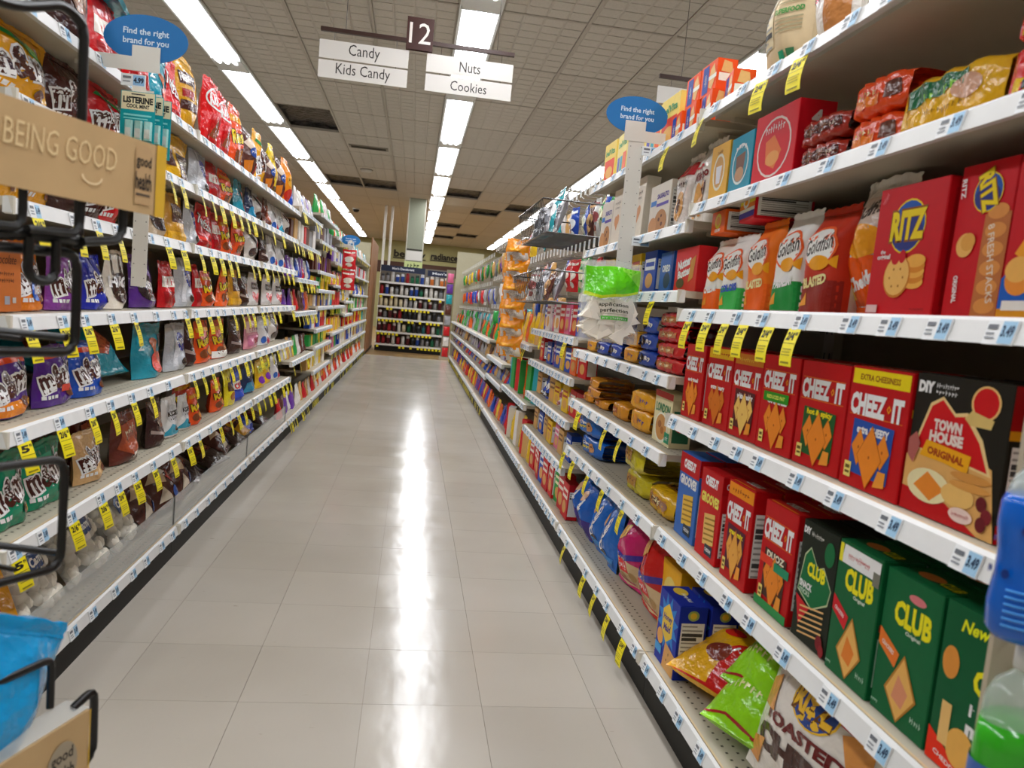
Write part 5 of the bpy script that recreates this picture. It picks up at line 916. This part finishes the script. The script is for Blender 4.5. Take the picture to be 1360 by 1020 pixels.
clip_sign(.634, 2.3, 1, 'R', 'blue oval brand sign on white arm by the right cookie shelves', (1.19, 1.58), [(.052, 1.55), (.05, 1.275)], sw=.05, px=.006)
clip_sign(-.70, 8.1, 1, 'L', 'small far blue oval sign above the left racks', (1.0, 1.6), [(.0, 1.56)])
# mint strips on cards
def mintcard():
    b = MB(); w_, h_ = .08, .145; b.box(-w_/2, -.0006, 0, w_/2, .0006, h_, '#12858c'); b.box(-w_*.2, -.0006, h_, w_*.2, .0006, h_+.012, '#d8d4c8')
    f = MB(); art(f, [('r', .02, .70, .98, .99, '#cfc7a8'), ('t', 'LISTERINE', .5, .86, .86, .11, '#16181a', .05), ('t', 'COOL MINT', .5, .76, .66, .065, '#16181a', .04), ('r', .3, .945, .7, .965, '#3a3a3a'), ('r', .1, .60, .9, .63, '#7cc4c4'), ('r', .1, .55, .8, .57, '#7cc4c4'), ('r', .06, .04, .4, .06, '#8cd0d0'), ('r', .84, .04, .93, .10, '#8cd0d0')], lambda u, v, e: ((u-.5)*w_, -.0006-e, v*h_), w_, h_)
    bl = MB()
    for k in range(3):
        x = -.026+.022*k; bl.box(x, -.012, .030, x+.018, -.001, .075, '#8fb8b4', ch=.003); bl.box(x+.003, -.0135, .034, x+.015, -.012, .056, '#b4b8b2', faces='xXyZz')
    return b.mesh('mint', 'card'), f.mesh('mint_f', 'card'), bl.mesh('mint_b', 'film')
mints = mintcard()
for q in range(3):
    o = link('mint_card', mints[0], loc=(-.700+.012*q, 1.985+.02*q, 1.325-.002*q), rot=(0, 0, .06*q))
    link('printed_front', mints[1], o); link('blister', mints[2], o)
    tidy(o, 'teal breath mint card hung below the left oval sign, %s' % ('front one', 'second one back', 'third one back')[q], 'mint pack', 'hanging mint cards')
# applicator sponge bag
def wedges(S, w, h, D):
    mb = MB(); r = random.Random(5)
    for _ in range(30):
        x, z = r.uniform(-.34, .34)*w, r.uniform(.08, .46)*h; a = r.uniform(0, 6); L_, t = .055, .02; c, s = math.cos(a), math.sin(a)
        P = [(-L_/2, -t), (L_/2, -t), (L_/2*.2, t*1.6)]; y0 = D-.012+r.uniform(-.008, .008)
        A = [(x+u*c-v*s, y0, z+u*s+v*c) for u, v in P]; B = [(p[0], y0+.02, p[2]) for p in A]
        mb.face(A, '#f6ecd2'); mb.face(B[::-1], '#f6ecd2')
        for i in range(3): mb.face([A[i], B[i], B[(i+1) % 3], A[(i+1) % 3]], '#f0e4c8')
    return mb.mesh('wedges', 'mallow')
bag('sponges', 'clear bag of cream makeup sponges, green header', '#d9dad2', .195, .25, .032, [('p', [(.03, .62), (.3, .57), (.65, .60), (.97, .67), (.97, .93), (.03, .93)], '#5fb81c'), ('p', [(.03, .58), (.3, .535), (.65, .57), (.97, .64), (.97, .67), (.65, .60), (.3, .57), (.03, .62)], '#b8cc2a'), ('p', [(.55, .93), (.97, .93), (.97, .72)], '#8acc4a'), ('t', 'application', .52, .46, .50, .06, '#2c2c20', .02), ('t', 'perfection', .53, .39, .46, .06, '#2c2c20', .02), ('r', .3, .28, .76, .325, '#5cab4c'), ('t', 'for blending', .53, .302, .4, .025, WH, .01), ('r', .3, .35, .74, .356, '#8a8a76')], 'pillow', name='sponge_bag', cat='sponge bag', m='clearfilm', contents=wedges, art_m='film', back='#cfd0c8', wr=.8)
for q in range(2):
    o = link('sponge_bag', K['sponges']['body'], loc=(.604+.010*q, 2.22+.07*q, .955), rot=(-.03, 0, .12-.03*q))
    for nm, me in K['sponges']['parts']: link(nm, me, o)
    tidy(o, 'clear bag of cream makeup sponges with green header, %s of two on right strip' % ('front', 'back')[q], 'sponge bag', 'sponge bags')
# red packs on the far left strip
for q, z in enumerate((1.08, 1.30)):
    o = link('hanging_packet', K['h_red']['body'], loc=(-.70, 8.055, z), scale=(1.3, 1, 1.1)); [link(nm, me, o) for nm, me in K['h_red']['parts']]; tidy(o, '%s clear topped red pack on the far left strip' % ('lower', 'upper')[q], 'snack bag', 'far red packs')
# ------------------------------------------------------------------ aisle sign
def aisle_sign(x0, full=True):
    e = empty('aisle_sign', (x0, 5.0, 0)); tidy(e, 'hanging aisle twelve sign with four white plates under a brown bar' if full else 'partly hidden hanging aisle sign beyond the right shelves', 'aisle sign')
    b = MB(); b.box(-.613, -.012, 2.654, .613, .012, 2.678, '#3b241d'); b.build('bar', 'wood', e) if False else b.build('bar', 'paint', e)
    P = [(-.615, -.06, 2.493, 2.604, 'Candy', .11, .42, .35), (-.615, -.06, 2.374, 2.482, 'Kids Candy', .30, .6, .61), (.055, .613, 2.493, 2.604, 'Nuts', .11, .5, .24), (.055, .613, 2.374, 2.480, 'Cookies', .2, .5, .42)] if full else [(-.615, -.06, 2.493, 2.604, 'Snacks', .2, .5, .5)]
    for (a, c, z0, z1, t, tw, uc, wu) in P:
        b = MB(); b.box(a, -.003, z0, c, .003, z1, '#dcd8d2'); p = b.build('plate', 'tag', e)
        hv = .80 if any(ch in 'yp' for ch in t) else .57
        b = MB(); art(b, [('t', t, .5, .50, wu, hv, '#35302c', 0)], lambda u, v, q: (a+u*(c-a), -.003-q, z0+v*(z1-z0)), c-a, z1-z0); b.build('lettering', 'tag', p)
        for k in (.16, .86):
            b = MB(); x = a+(c-a)*k; b.tube([(x, 0, z1-.006), (x, 0, z1+.05 if z1 > 2.55 else z1+.016)], .0014, '#3a302a', 5); b.build('link', 'wire', e)
    if full:
        b = MB(); b.box(-.083, -.014, 2.612, .086, -.012, 2.81, '#40211b'); b.box(-.083, .012, 2.612, .086, .014, 2.81, '#40211b'); p = b.build('number_plate', 'paint', e)
        b = MB(); art(b, [('t', '12', .5, .52, .80, .64, '#efe7e0', .0)], lambda u, v, q: (-.083+u*.169, -.014-q, 2.612+v*.198), .169, .198); b.build('number', 'tag', p)
    for x in (-.46, .5):
        b = MB(); b.tube([(x, 0, 2.678), (x, 0, CEIL-.002)], .0018, '#2e2824', 5); b.build('wire', 'wire', e)
aisle_sign(-.092); aisle_sign(2.114, False)
# ------------------------------------------------------------------ wire rack at the near left
A0 = Vector((-.407, .8, 0)); DR = Vector((.077, .2, 0)).normalized(); NR_ = Vector((DR.y, -DR.x, 0))   # along the front, towards the aisle
def rp(s, z, n=0): p = A0+DR*s+NR_*n; return (p.x, p.y, z)
rack = empty('wire_display_rack', rp(-.1, 0)); tidy(rack, 'black wire snack rack with tan header cards at the near left', 'display rack')
rinv = Vector(rp(-.1, 0))
def rwire(pts, r=.0042, name='wire'):
    b = MB(); b.tube([Vector(rp(*p))-rinv for p in pts], r, '#0e0d0c', 8); return b.build(name, 'wire', rack)
def bend(pts, r=.02, n=4):
    """Rounds the corners of a path of (s, z, n) points."""
    P = [Vector((p[0], p[1], p[2] if len(p) > 2 else 0)) for p in pts]; out = [P[0]]
    for i in range(1, len(P)-1):
        a, b_, c = P[i-1], P[i], P[i+1]; ra = min(r, (a-b_).length*.45, (c-b_).length*.45)
        p, q = b_+(a-b_).normalized()*ra, b_+(c-b_).normalized()*ra
        for k in range(n+1):
            t = k/n; out.append(p*(1-t)**2+b_*2*t*(1-t)+q*t*t)
    out.append(P[-1]); return [tuple(v) for v in out]
rwire(bend([(-.30, 1.268, -.01), (.02, 1.275, -.01), (.08, 1.302, -.01), (.108, 1.292, -.01), (.110, 1.05, -.01)], .025), .0055, 'frame_loop')
rwire(bend([(-.30, 1.048, -.004), (.10, 1.060, -.004)], .01), .0062, 'shelf_front_wire')
rwire(bend([(-.30, 1.036, -.012), (.112, 1.045, -.012), (.112, .933, -.012), (-.30, .950, -.012)], .02), .0055, 'frame_loop')
rwire(bend([(-.30, 1.063, .004), (.024, 1.063, .004), (.024, 1.12, .004)], .014), .0046, 'card_hook')
rwire(bend([(.03, 1.063, .004), (.096, 1.066, .004), (.099, 1.12, .004)], .014), .0046, 'card_hook')
rwire(bend([(.10, 1.058, .004), (.160, 1.066, .004), (.160, 1.12, .004)], .018), .0052, 'card_hook')
rwire(bend([(.036, 1.055), (.036, 1.012), (.070, 1.012), (.070, 1.055)], .022, 6), .0052, 'finger_loop')
rwire(bend([(-.30, .838, -.01), (.102, .812, -.01), (.100, .684, -.01), (-.30, .722, -.01)], .02), .005, 'frame_loop')
rwire(bend([(-.30, .60, -.012), (.094, .575, -.012), (.094, .515, -.012)], .012), .0045, 'card_hook')
rwire(bend([(.115, .505), (.148, .515), (.150, .424), (.10, .418), (-.30, .43)], .02), .0052, 'frame_loop')
for s, n in ((-.28, -.02), (-.28, -.30), (.06, -.30)): rwire([(s, .0, n), (s, 1.30, n)], .006, 'post')
for z in (.43, .70, .95, 1.06): rwire([(-.28, z, -.02), (-.28, z, -.30), (.06, z, -.30), (.10, z, -.012)], .0045, 'side_wire')
for s in (-.20, -.12, -.04, .04):
    for z in (.43, .70, .95, 1.06): rwire([(s, z, -.01), (s, z, -.30)], .003, 'shelf_wire')
def card(s0, s1, z0, z1, n, txt=True, fold=.016):
    b = MB(); q = [Vector(rp(s, z, n))-rinv for s, z in ((s0, z0), (s1, z0), (s1, z1), (s0, z1))]
    bk = [v-NR_*.004 for v in q]
    b.face(q, '#b98f58'); b.face(bk[::-1], '#a07c4c')
    for i in range(4): b.face([q[i], bk[i], bk[(i+1) % 4], q[(i+1) % 4]], '#c9b692')
    o = b.build('header_card', 'kraft', rack)
    b = MB(); e1 = [Vector(rp(s, z, n+.0015))-rinv for s, z in ((s1-fold, z0-.001), (s1+.001, z0-.001), (s1+.001, z1+.001), (s1-fold, z1+.001))]
    b.face(e1, '#c4a13a'); b.build('folded_edge', 'card', o)
    b = MB(); w_, h_ = s1-s0, z1-z0
    S = lambda u, v, e: Vector(rp(s0+u*w_, z0+v*h_, n+.001+e))-rinv
    if txt:
        art(b, [('t', 'BEING GOOD', .715, .62, .27, .30, '#d2bd94', -.004, 0, .1), ('p', [(.785+.028*math.cos(math.pi+k*math.pi/8), .34+.11*math.sin(math.pi+k*math.pi/8)) for k in range(9)]+[(.785+.023*math.cos(2*math.pi-k*math.pi/8), .34+.085*math.sin(2*math.pi-k*math.pi/8)) for k in range(9)], '#dcc9a4')], S, w_, h_)
        b.build('lettering', 'card', o); b = MB()
        art(b, [('r', .905, .12, .955, .86, '#a98f6c'), ('e', .93, .84, .025, .10, '#a98f6c')], S, w_, h_, e0=.0004)
        art(b, [('t', 'good', .93, .70, .046, .2, '#2a2622', .02), ('t', 'health', .93, .44, .05, .24, '#2a2622', .02), ('r', .908, .24, .952, .27, '#4a423a')], S, w_, h_, e0=.001)
    else:
        art(b, [('e', .91, .45, .05, .34, '#8f8574'), ('t', 'good', .91, .58, .07, .2, '#2a2622', .02), ('t', 'health', .91, .36, .08, .2, '#2a2622', .02)], S, w_, h_)
    b.build('logo', 'card', o)
card(-.32, .214, 1.101, 1.185, .014)
card(-.32, .128, .408, .500, .012, False, .001)
b = MB(); q = [Vector(rp(s, z, n))-rinv for s, z, n in ((-.3, .503, .012), (.128, .503, .012), (.118, .512, -.012), (-.3, .512, -.012))]; b.face(q, '#8f8a82'); b.build('card_channel', 'clear', rack)
# two bags on the rack
bag('chips_blue', 'bright blue snack bag with yellow side', '#0a8fc4', .22, .28, .05, [('p', [(.02, .05), (.34, .05), (.40, .92), (.02, .92)], '#e0b822')], 'pillow', name='snack_bag', cat='snack bag', wr=.4)
def onrack(key, s, z, n, rot, label, w_=None, h_=None):
    k = K[key]; p = rp(s, z, n); ang = math.atan2(NR_.y, NR_.x)+math.pi/2
    o = link(k['name'], k['body'], loc=p, rot=(rot[0], rot[1], ang+rot[2]), scale=((w_ or k['w'])/k['w'], 1, (h_ or k['h'])/k['h']))
    for nm, me in k['parts']: link(nm, me, o)
    tidy(o, label, k['cat']); return o
onrack('chips_blue', -.055, .425, .0, (.0, .50, 0), 'bright blue bag with yellow side on the lowest black wire shelf', .22, .24)
bag('tanbag', 'tan snack bag', '#c8a35c', .20, .24, .04, [('r', .1, .1, .9, .3, '#a8522c'), ('r', .05, .55, .95, .66, '#8fa0a0'), ('t', 'veggie', .5, .8, .6, .12, '#6a3a1c', .04)], 'pillow', name='snack_bag', cat='snack bag')
onrack('tanbag', -.08, .655, -.03, (0, 0, 0), 'tan snack bag at the left edge of the near wire rack', .20, .17)
# ------------------------------------------------------------------ side rack with bottles at the near right
e = empty('side_rack', (.655, .656, 0)); tidy(e, 'beige side rack holding liquid bottles at the near right', 'display rack')
b = MB(); b.box(-.046, 0, .50, .10, .006, 1.02, '#b9ab94'); b.build('back_plate', 'paint', e)
for z in (.764, .560):
    b = MB(); b.tube([(-.04, 0, z), (-.05, -.10, z), (.09, -.10, z), (.09, 0, z)], .003, '#c8c4ba', 6); b.build('wire_shelf', 'chrome', e)
    for k in range(5): b = MB(); b.tube([(-.04+.03*k, 0, z-.001), (-.04+.03*k, -.10, z-.001)], .002, '#c8c4ba', 5); b.build('shelf_wire', 'chrome', e)
mat('blue_liquid', col='#0a5ec4', rough=.12, spec=.6, noise=(6, .1)); mat('green_liquid', col='#2f9c1c', rough=.12, spec=.6, noise=(6, .1))
mat('pet', col='#c4d2ca', rough=.08, spec=.7, alpha=.4)
def bottle(name, x, y, z, prof_liq, prof_top, liq, label, extra=None, sx=1.0, sy=.7):
    e = empty(name, (x, y, z)); tidy(e, label, 'bottle'); e.scale = (.816,)*3
    b = MB(); b.lathe(prof_liq, 0, 0, 24, '#0a5ec4', sx, sy); b.build('liquid_body', liq, e)
    b = MB(); b.lathe(prof_top, 0, 0, 24, '#c4d2ca', sx, sy); b.build('clear_shoulder', 'pet', e)
    zt = prof_top[-1][1]
    b = MB(); b.lathe([(.014, zt), (.017, zt), (.017, zt+.03), (.012, zt+.034), (.001, zt+.034)], 0, 0, 14, '#e4e4e0'); b.build('cap', 'tag', e)
    if extra:
        b = MB(); extra(b); b.build('label_print', 'tag', e)
def spots(b):
    r = random.Random(4)
    for _ in range(14):
        a = r.uniform(2.4, 4.6); z = r.uniform(.07, .15); s = r.uniform(.003, .006)
        P = [(.053*math.cos(a+s/.05*math.cos(t)), .053*.7*math.sin(a+s/.05*math.cos(t))-.0005, z+s*math.sin(t)) for t in [k*.785 for k in range(8)]]; b.face(P, '#0c2f7c')
    for k in range(6):
        P = [(.0515*math.cos(a), .0515*.7*math.sin(a)-.0006, .02+.008*k) for a in (3.5, 3.8, 4.1)]; b.tube(P, .0012, '#4a9ce0', 4)
bottle('soap_bottle', .590, .60, .767, [(.001, 0), (.040, 0), (.048, .010), (.050, .04), (.046, .075), (.046, .10), (.051, .13), (.050, .155), (.046, .165), (.001, .166)], [(.0465, .165), (.040, .185), (.026, .20), (.016, .21), (.014, .222)], 'blue_liquid', 'bright blue liquid soap bottle at the right edge above another bottle', spots)
def greenlab(b):
    b.lathe([(.0525, .04), (.053, .06), (.0525, .10)], 0, 0, 24, '#3f62a8', 1, .7); b.lathe([(.0535, .05), (.0535, .075)], 0, 0, 24, '#c8d4e0', 1, .7)
bottle('soap_bottle', .600, .60, .563, [(.001, 0), (.046, 0), (.051, .01), (.052, .05), (.050, .12), (.047, .150), (.001, .151)], [(.0475, .15), (.046, .175), (.036, .195), (.022, .205), (.015, .212)], 'green_liquid', 'clear bottle with green liquid at the lower right corner', greenlab)
# ------------------------------------------------------------------ far end of the aisle
def simple(name, label, cat, parts, loc=(0, 0, 0)):
    e = empty(name, loc); tidy(e, label, cat)
    for nm, m, boxes in parts:
        b = MB()
        for bx_ in boxes: b.box(*bx_[:6], bx_[6])
        b.build(nm, m, e)
    return e
simple('end_panel', 'tall beige end panel closing the left shelving', 'end panel', [('panel', 'paint', [(-1.26, 13.27, .04, -.807, 13.33, 1.96, '#b6af92')]), ('foot', 'plain', [(-1.2, 13.26, 0, -.80, 13.36, .045, '#1c1a16')])])
simple('end_panel', 'tall beige end panel closing the right shelving', 'end panel', [('panel', 'paint', [(.70, 13.27, .04, 1.16, 13.33, 1.96, '#b3ac90')]), ('foot', 'plain', [(.70, 13.26, 0, 1.1, 13.36, .045, '#1c1a16')])])
e = empty('wood_wing_panel', (-.80, 13.6, 0)); tidy(e, 'brown wood wing panel at the far left end of the aisle', 'wood panel')
for k in range(4): b = MB(); b.box(-.02, .02+.56*k, .05, .0, .56+.56*k, 2.08, '#8b5f3c'); b.build('board', 'wood', e)
b = MB(); b.box(-.025, 0, 0, .005, 2.27, .05, '#2a221c'); b.build('plinth', 'plain', e)
# deodorant wall: shelving with header, rows of bottles
unit = empty('deodorant_shelving', (-.70, 15.0, 0)); tidy(unit, 'deodorant shelving with dark blue header facing down the aisle', 'shelving')
b = MB(); b.box(0, .36, .02, 1.40, .38, 1.70, '#6a645a'); b.build('back_panel', 'deck', unit)
b = MB(); b.box(0, 0, 0, 1.40, .38, .10, '#14120e'); b.build('kick_plate', 'plain', unit)
for k, (x0, x1, t, zz) in enumerate(((.02, .88, "Men's Deodorant", 1.685), (.93, 1.40, "Men's", 1.66))):
    b = MB(); b.box(x0, -.02, zz-.115, x1, 0, zz, '#16213c'); h = b.build('header', 'tag', unit)
    b = MB(); art(b, [('t', t, .5, .55, .5 if k == 0 else .6, .42, '#dfe4ea', .02)], lambda u, v, q: (x0+u*(x1-x0), -.02-q, zz-.115+v*.115), x1-x0, .115); b.build('lettering', 'tag', h)
def can(col, cap, h=.15, r=.026):
    b = MB(); b.lathe([(.001, 0, col), (r, 0, col), (r, h*.68, col), (r*.98, h*.7, cap), (r*.9, h*.95, cap), (r*.6, h, cap), (.001, h, cap)], 0, 0, 10); return b.mesh('can', 'tag')
CANS = {c[0]: can(c[1], c[2]) for c in (('green', '#1f6a4a', '#14352a'), ('blue', '#2a4a9c', '#d0d4dc'), ('white', '#d8d8d4', '#c8c8c4'), ('grey', '#8a8c90', '#3a3c40'), ('cream', '#d9cfae', '#cfc6a4'), ('red', '#9c242c', '#8c1c24'), ('maroon', '#5a2026', '#c8c0b8'), ('black', '#23252a', '#5a5c60'), ('orange', '#d87a3a', '#e8dcd0'), ('teal', '#2a6a70', '#1c3c40'))}
rowsC = [['grey', 'grey', 'white', 'blue', 'blue', 'red', 'green', 'green', 'blue', 'white', 'orange', 'white', 'orange', 'orange'], ['red', 'blue', 'white', 'grey', 'white', 'white', 'blue', 'blue', 'green', 'white', 'white', 'white', 'grey', 'white'], ['cream', 'cream', 'cream', 'cream', 'cream', 'white', 'grey', 'white', 'maroon', 'grey', 'maroon', 'grey', 'maroon', 'grey'], ['maroon', 'grey', 'maroon', 'maroon', 'red', 'black', 'black', 'black', 'white', 'black', 'grey', 'black', 'grey', 'black'], ['maroon', 'maroon', 'red', 'maroon', 'white', 'cream', 'green', 'black', 'black', 'teal', 'red', 'white', 'green', 'teal'], ['red', 'red', 'maroon', 'white', 'red', 'white', 'maroon', 'black', 'blue', 'grey', 'grey', 'green', 'grey', 'grey']]
for si, z in enumerate((1.369, 1.123, .89, .657, .395, .145)):
    b = MB(); b.box(0, 0, z-.02, 1.40, .36, z, '#c4bca9'); s = b.build('shelf', 'deck', unit)
    b = MB(); b.box(0, -.012, z-.036, 1.40, 0, z+.002, '#dcdcd8'); b.build('price_rail', 'paint', s)
    if si:
        r = random.Random(si); b = MB()
        for k in range(19):
            if r.random() < (.35 if si == 1 else .7): b.box(.03+.073*k, -.016, z-.075, .075+.073*k, -.014, z-.030, '#ecdc20')
        tidy(b.build('sale_tags', 'tag', s), kind='stuff')
    for k, c in enumerate(rowsC[si]):
        o = link('deodorant_can', CANS[c], loc=(-.70+.06+.097*k, 15.07, z+.001), scale=(1.35, 1.35, 1.0+.15*((k*7+si) % 3)))
        tidy(o, 'small %s deodorant can, %s from the left, %s shelf down of far shelving' % (c, ORD[k], ORD[si]), 'deodorant', 'deodorant cans at the aisle end')
# tower of hung packs at the right of it
tw = empty('pack_tower', (.64, 13.9, 0)); tidy(tw, 'narrow floor tower of packs before the right end panel', 'display tower')
b = MB(); b.box(-.075, .02, 0, .075, .08, 1.66, '#8a7f6c'); b.build('body', 'paint', tw)
b = MB(); b.box(-.1, -.06, 0, .1, .14, .05, '#b8ae98'); b.build('base', 'paint', tw)
for k, c in enumerate(('red', 'white', 'red', 'grey', 'brown', 'teal', 'purple', 'pink')):
    o = link('hanging_packet', K['h_'+c]['body'], loc=(.64, 13.85, .06+.195*k)); tidy(o, '%s packet, %s from the floor on the far pack tower' % (c, ORD[k]), 'snack bag', 'packets on the far tower')
# column with signs
col = empty('column', (-.07, 16.2, 0)); tidy(col, 'square grey green column rising behind the deodorant shelving', 'column'); 
b = MB(); b.box(-.175, 0, 0, .175, .34, CEIL-.003, '#8e927f'); b.build('shaft', 'paint', col)
b = MB(); b.box(-.185, -.004, 0, -.165, .34, CEIL-.003, '#c9c8ba'); b.box(.165, -.004, 0, .185, .34, CEIL-.003, '#c9c8ba'); b.build('corner_guards', 'paint', col)
b = MB(); b.box(-.165, -.02, 1.885, .165, -.006, 2.085, '#d8d6cf'); p = b.build('sign_plate', 'tag', col)
b = MB(); art(b, [('t', 'shop', .5, .68, .5, .22, '#8a8880', .02), ('t', 'and save', .5, .34, .7, .24, '#8a8880', .02)], lambda u, v, q: (-.165+u*.33, -.02-q, 1.885+v*.2), .33, .2) if False else None
b = MB(); b.box(-.165, -.02, 2.10, .165, -.006, 2.125, '#3a3832'); b.build('sign_rail', 'plain', col)
b = MB(); b.box(-.19, -.02, 1.70, .19, -.006, 1.86, '#c3cf8e'); p = b.build('banner', 'tag', col)
b = MB(); art(b, [('t', 'WOW', .5, .5, .7, .6, '#4c5a30', .03)], lambda u, v, q: (-.19+u*.38, -.02-q, 1.70+v*.16), .38, .16); b.build('lettering', 'tag', p)
for k, x in enumerate((-.80, -.65)):
    o = empty('white_pole', (x, 18.0, 0)); tidy(o, 'thin white pole to the ceiling behind shelving, %s one' % ('left', 'right')[k], 'pole', 'white poles')
    b = MB(); b.lathe([(.03, 0), (.03, CEIL-.003)], 0, 0, 10, '#d6d3ca'); b.build('tube', 'paint', o)
    b = MB(); b.lathe([(.06, 0), (.06, .015), (.03, .02)], 0, 0, 12, '#d6d3ca'); b.build('foot_flange', 'paint', o)
# wall lettering
for word, xa, xb, z0, h in (('beauty', -.86, .30, 2.60, .34), ('radiance', .50, 1.50, 2.63, .24)):
    e = empty('wall_lettering', (xa, END_Y-.04, z0)); tidy(e, 'dark cut-out word %s on the olive back wall' % word, 'lettering', 'back wall words')
    b = MB(); wd = xb-xa; dz = .08 if word == 'beauty' else 0
    art(b, [('t', word, .5, .5, 1, 1, '#332c24', .03)], lambda u, v, q: (u*wd, 0, v*h-dz), wd, h); art(b, [('t', word, .5, .5, 1, 1, '#332c24', .03)], lambda u, v, q: (u*wd, .03, v*h-dz), wd, h); b.build('letters', 'plain', e)
    b = MB(); b.box(-.02, -.0, -.05, wd+.02, .035, -.015, '#2c2620'); b.build('ledge', 'plain', e)
# ------------------------------------------------------------------ labels for the stock
SN = {'L': 'left', 'R': 'right'}
groups = {}
for rec in REC:
    o, side, y, z, desc, where, off = rec
    bi = next((i for i, bb_ in enumerate(BAYS[side]) if bb_[0] <= y < bb_[1]), 0)
    zs = BAYS[side][bi][2]; si = max([i for i, q in enumerate(zs) if q <= z+.004] or [0])
    groups.setdefault((side, bi, si if where != 'hook' else 90+int(round(z*2.4))), []).append(rec)
used = {}
for (side, bi, si), recs in groups.items():
    recs.sort(key=lambda r_: (r_[2], r_[6]))
    zs = BAYS[side][bi][2]; n = 0; last = -9; dep = 0
    if si >= 90: recs.sort(key=lambda r_: r_[2])
    for o, sd, y, z, desc, where, off in recs:
        if where and where != 'hook':
            lab = '%s, %s' % (desc, where); o['group'] = 'stock laid on other stock'
        elif where == 'hook':
            n += 1; hk = 'upper' if z > 1.3 else ('middle' if z > 1.02 else 'lower')
            lab = '%s, %s along %s hooks, %s right rack' % (desc, ORD[n-1], hk, ORD[bi]); o['group'] = 'packets on hooks of the right racks'
        else:
            if abs(y-last) < .012: dep += 1
            else: n += 1; dep = 0
            last = y
            base_ = '%s along %s shelf up, %s %s rack' % (ORD[n-1], ORD[si], ORD[bi], SN[side])
            lab = desc+', '+(base_ if dep == 0 else '%s behind %s' % (('', 'one', 'two', 'three')[min(3, dep)], base_.replace(' along', ' on').replace(' up,', ',')))
            o['group'] = 'stock on the %s shelf up of the %s racks' % (ORD[si], SN[side])
        if lab in used:
            used[lab] += 1; lab2 = lab+', %s one' % ORD[used[lab]-1]; lab = lab2
        else: used[lab] = 1
        o['label'] = lab
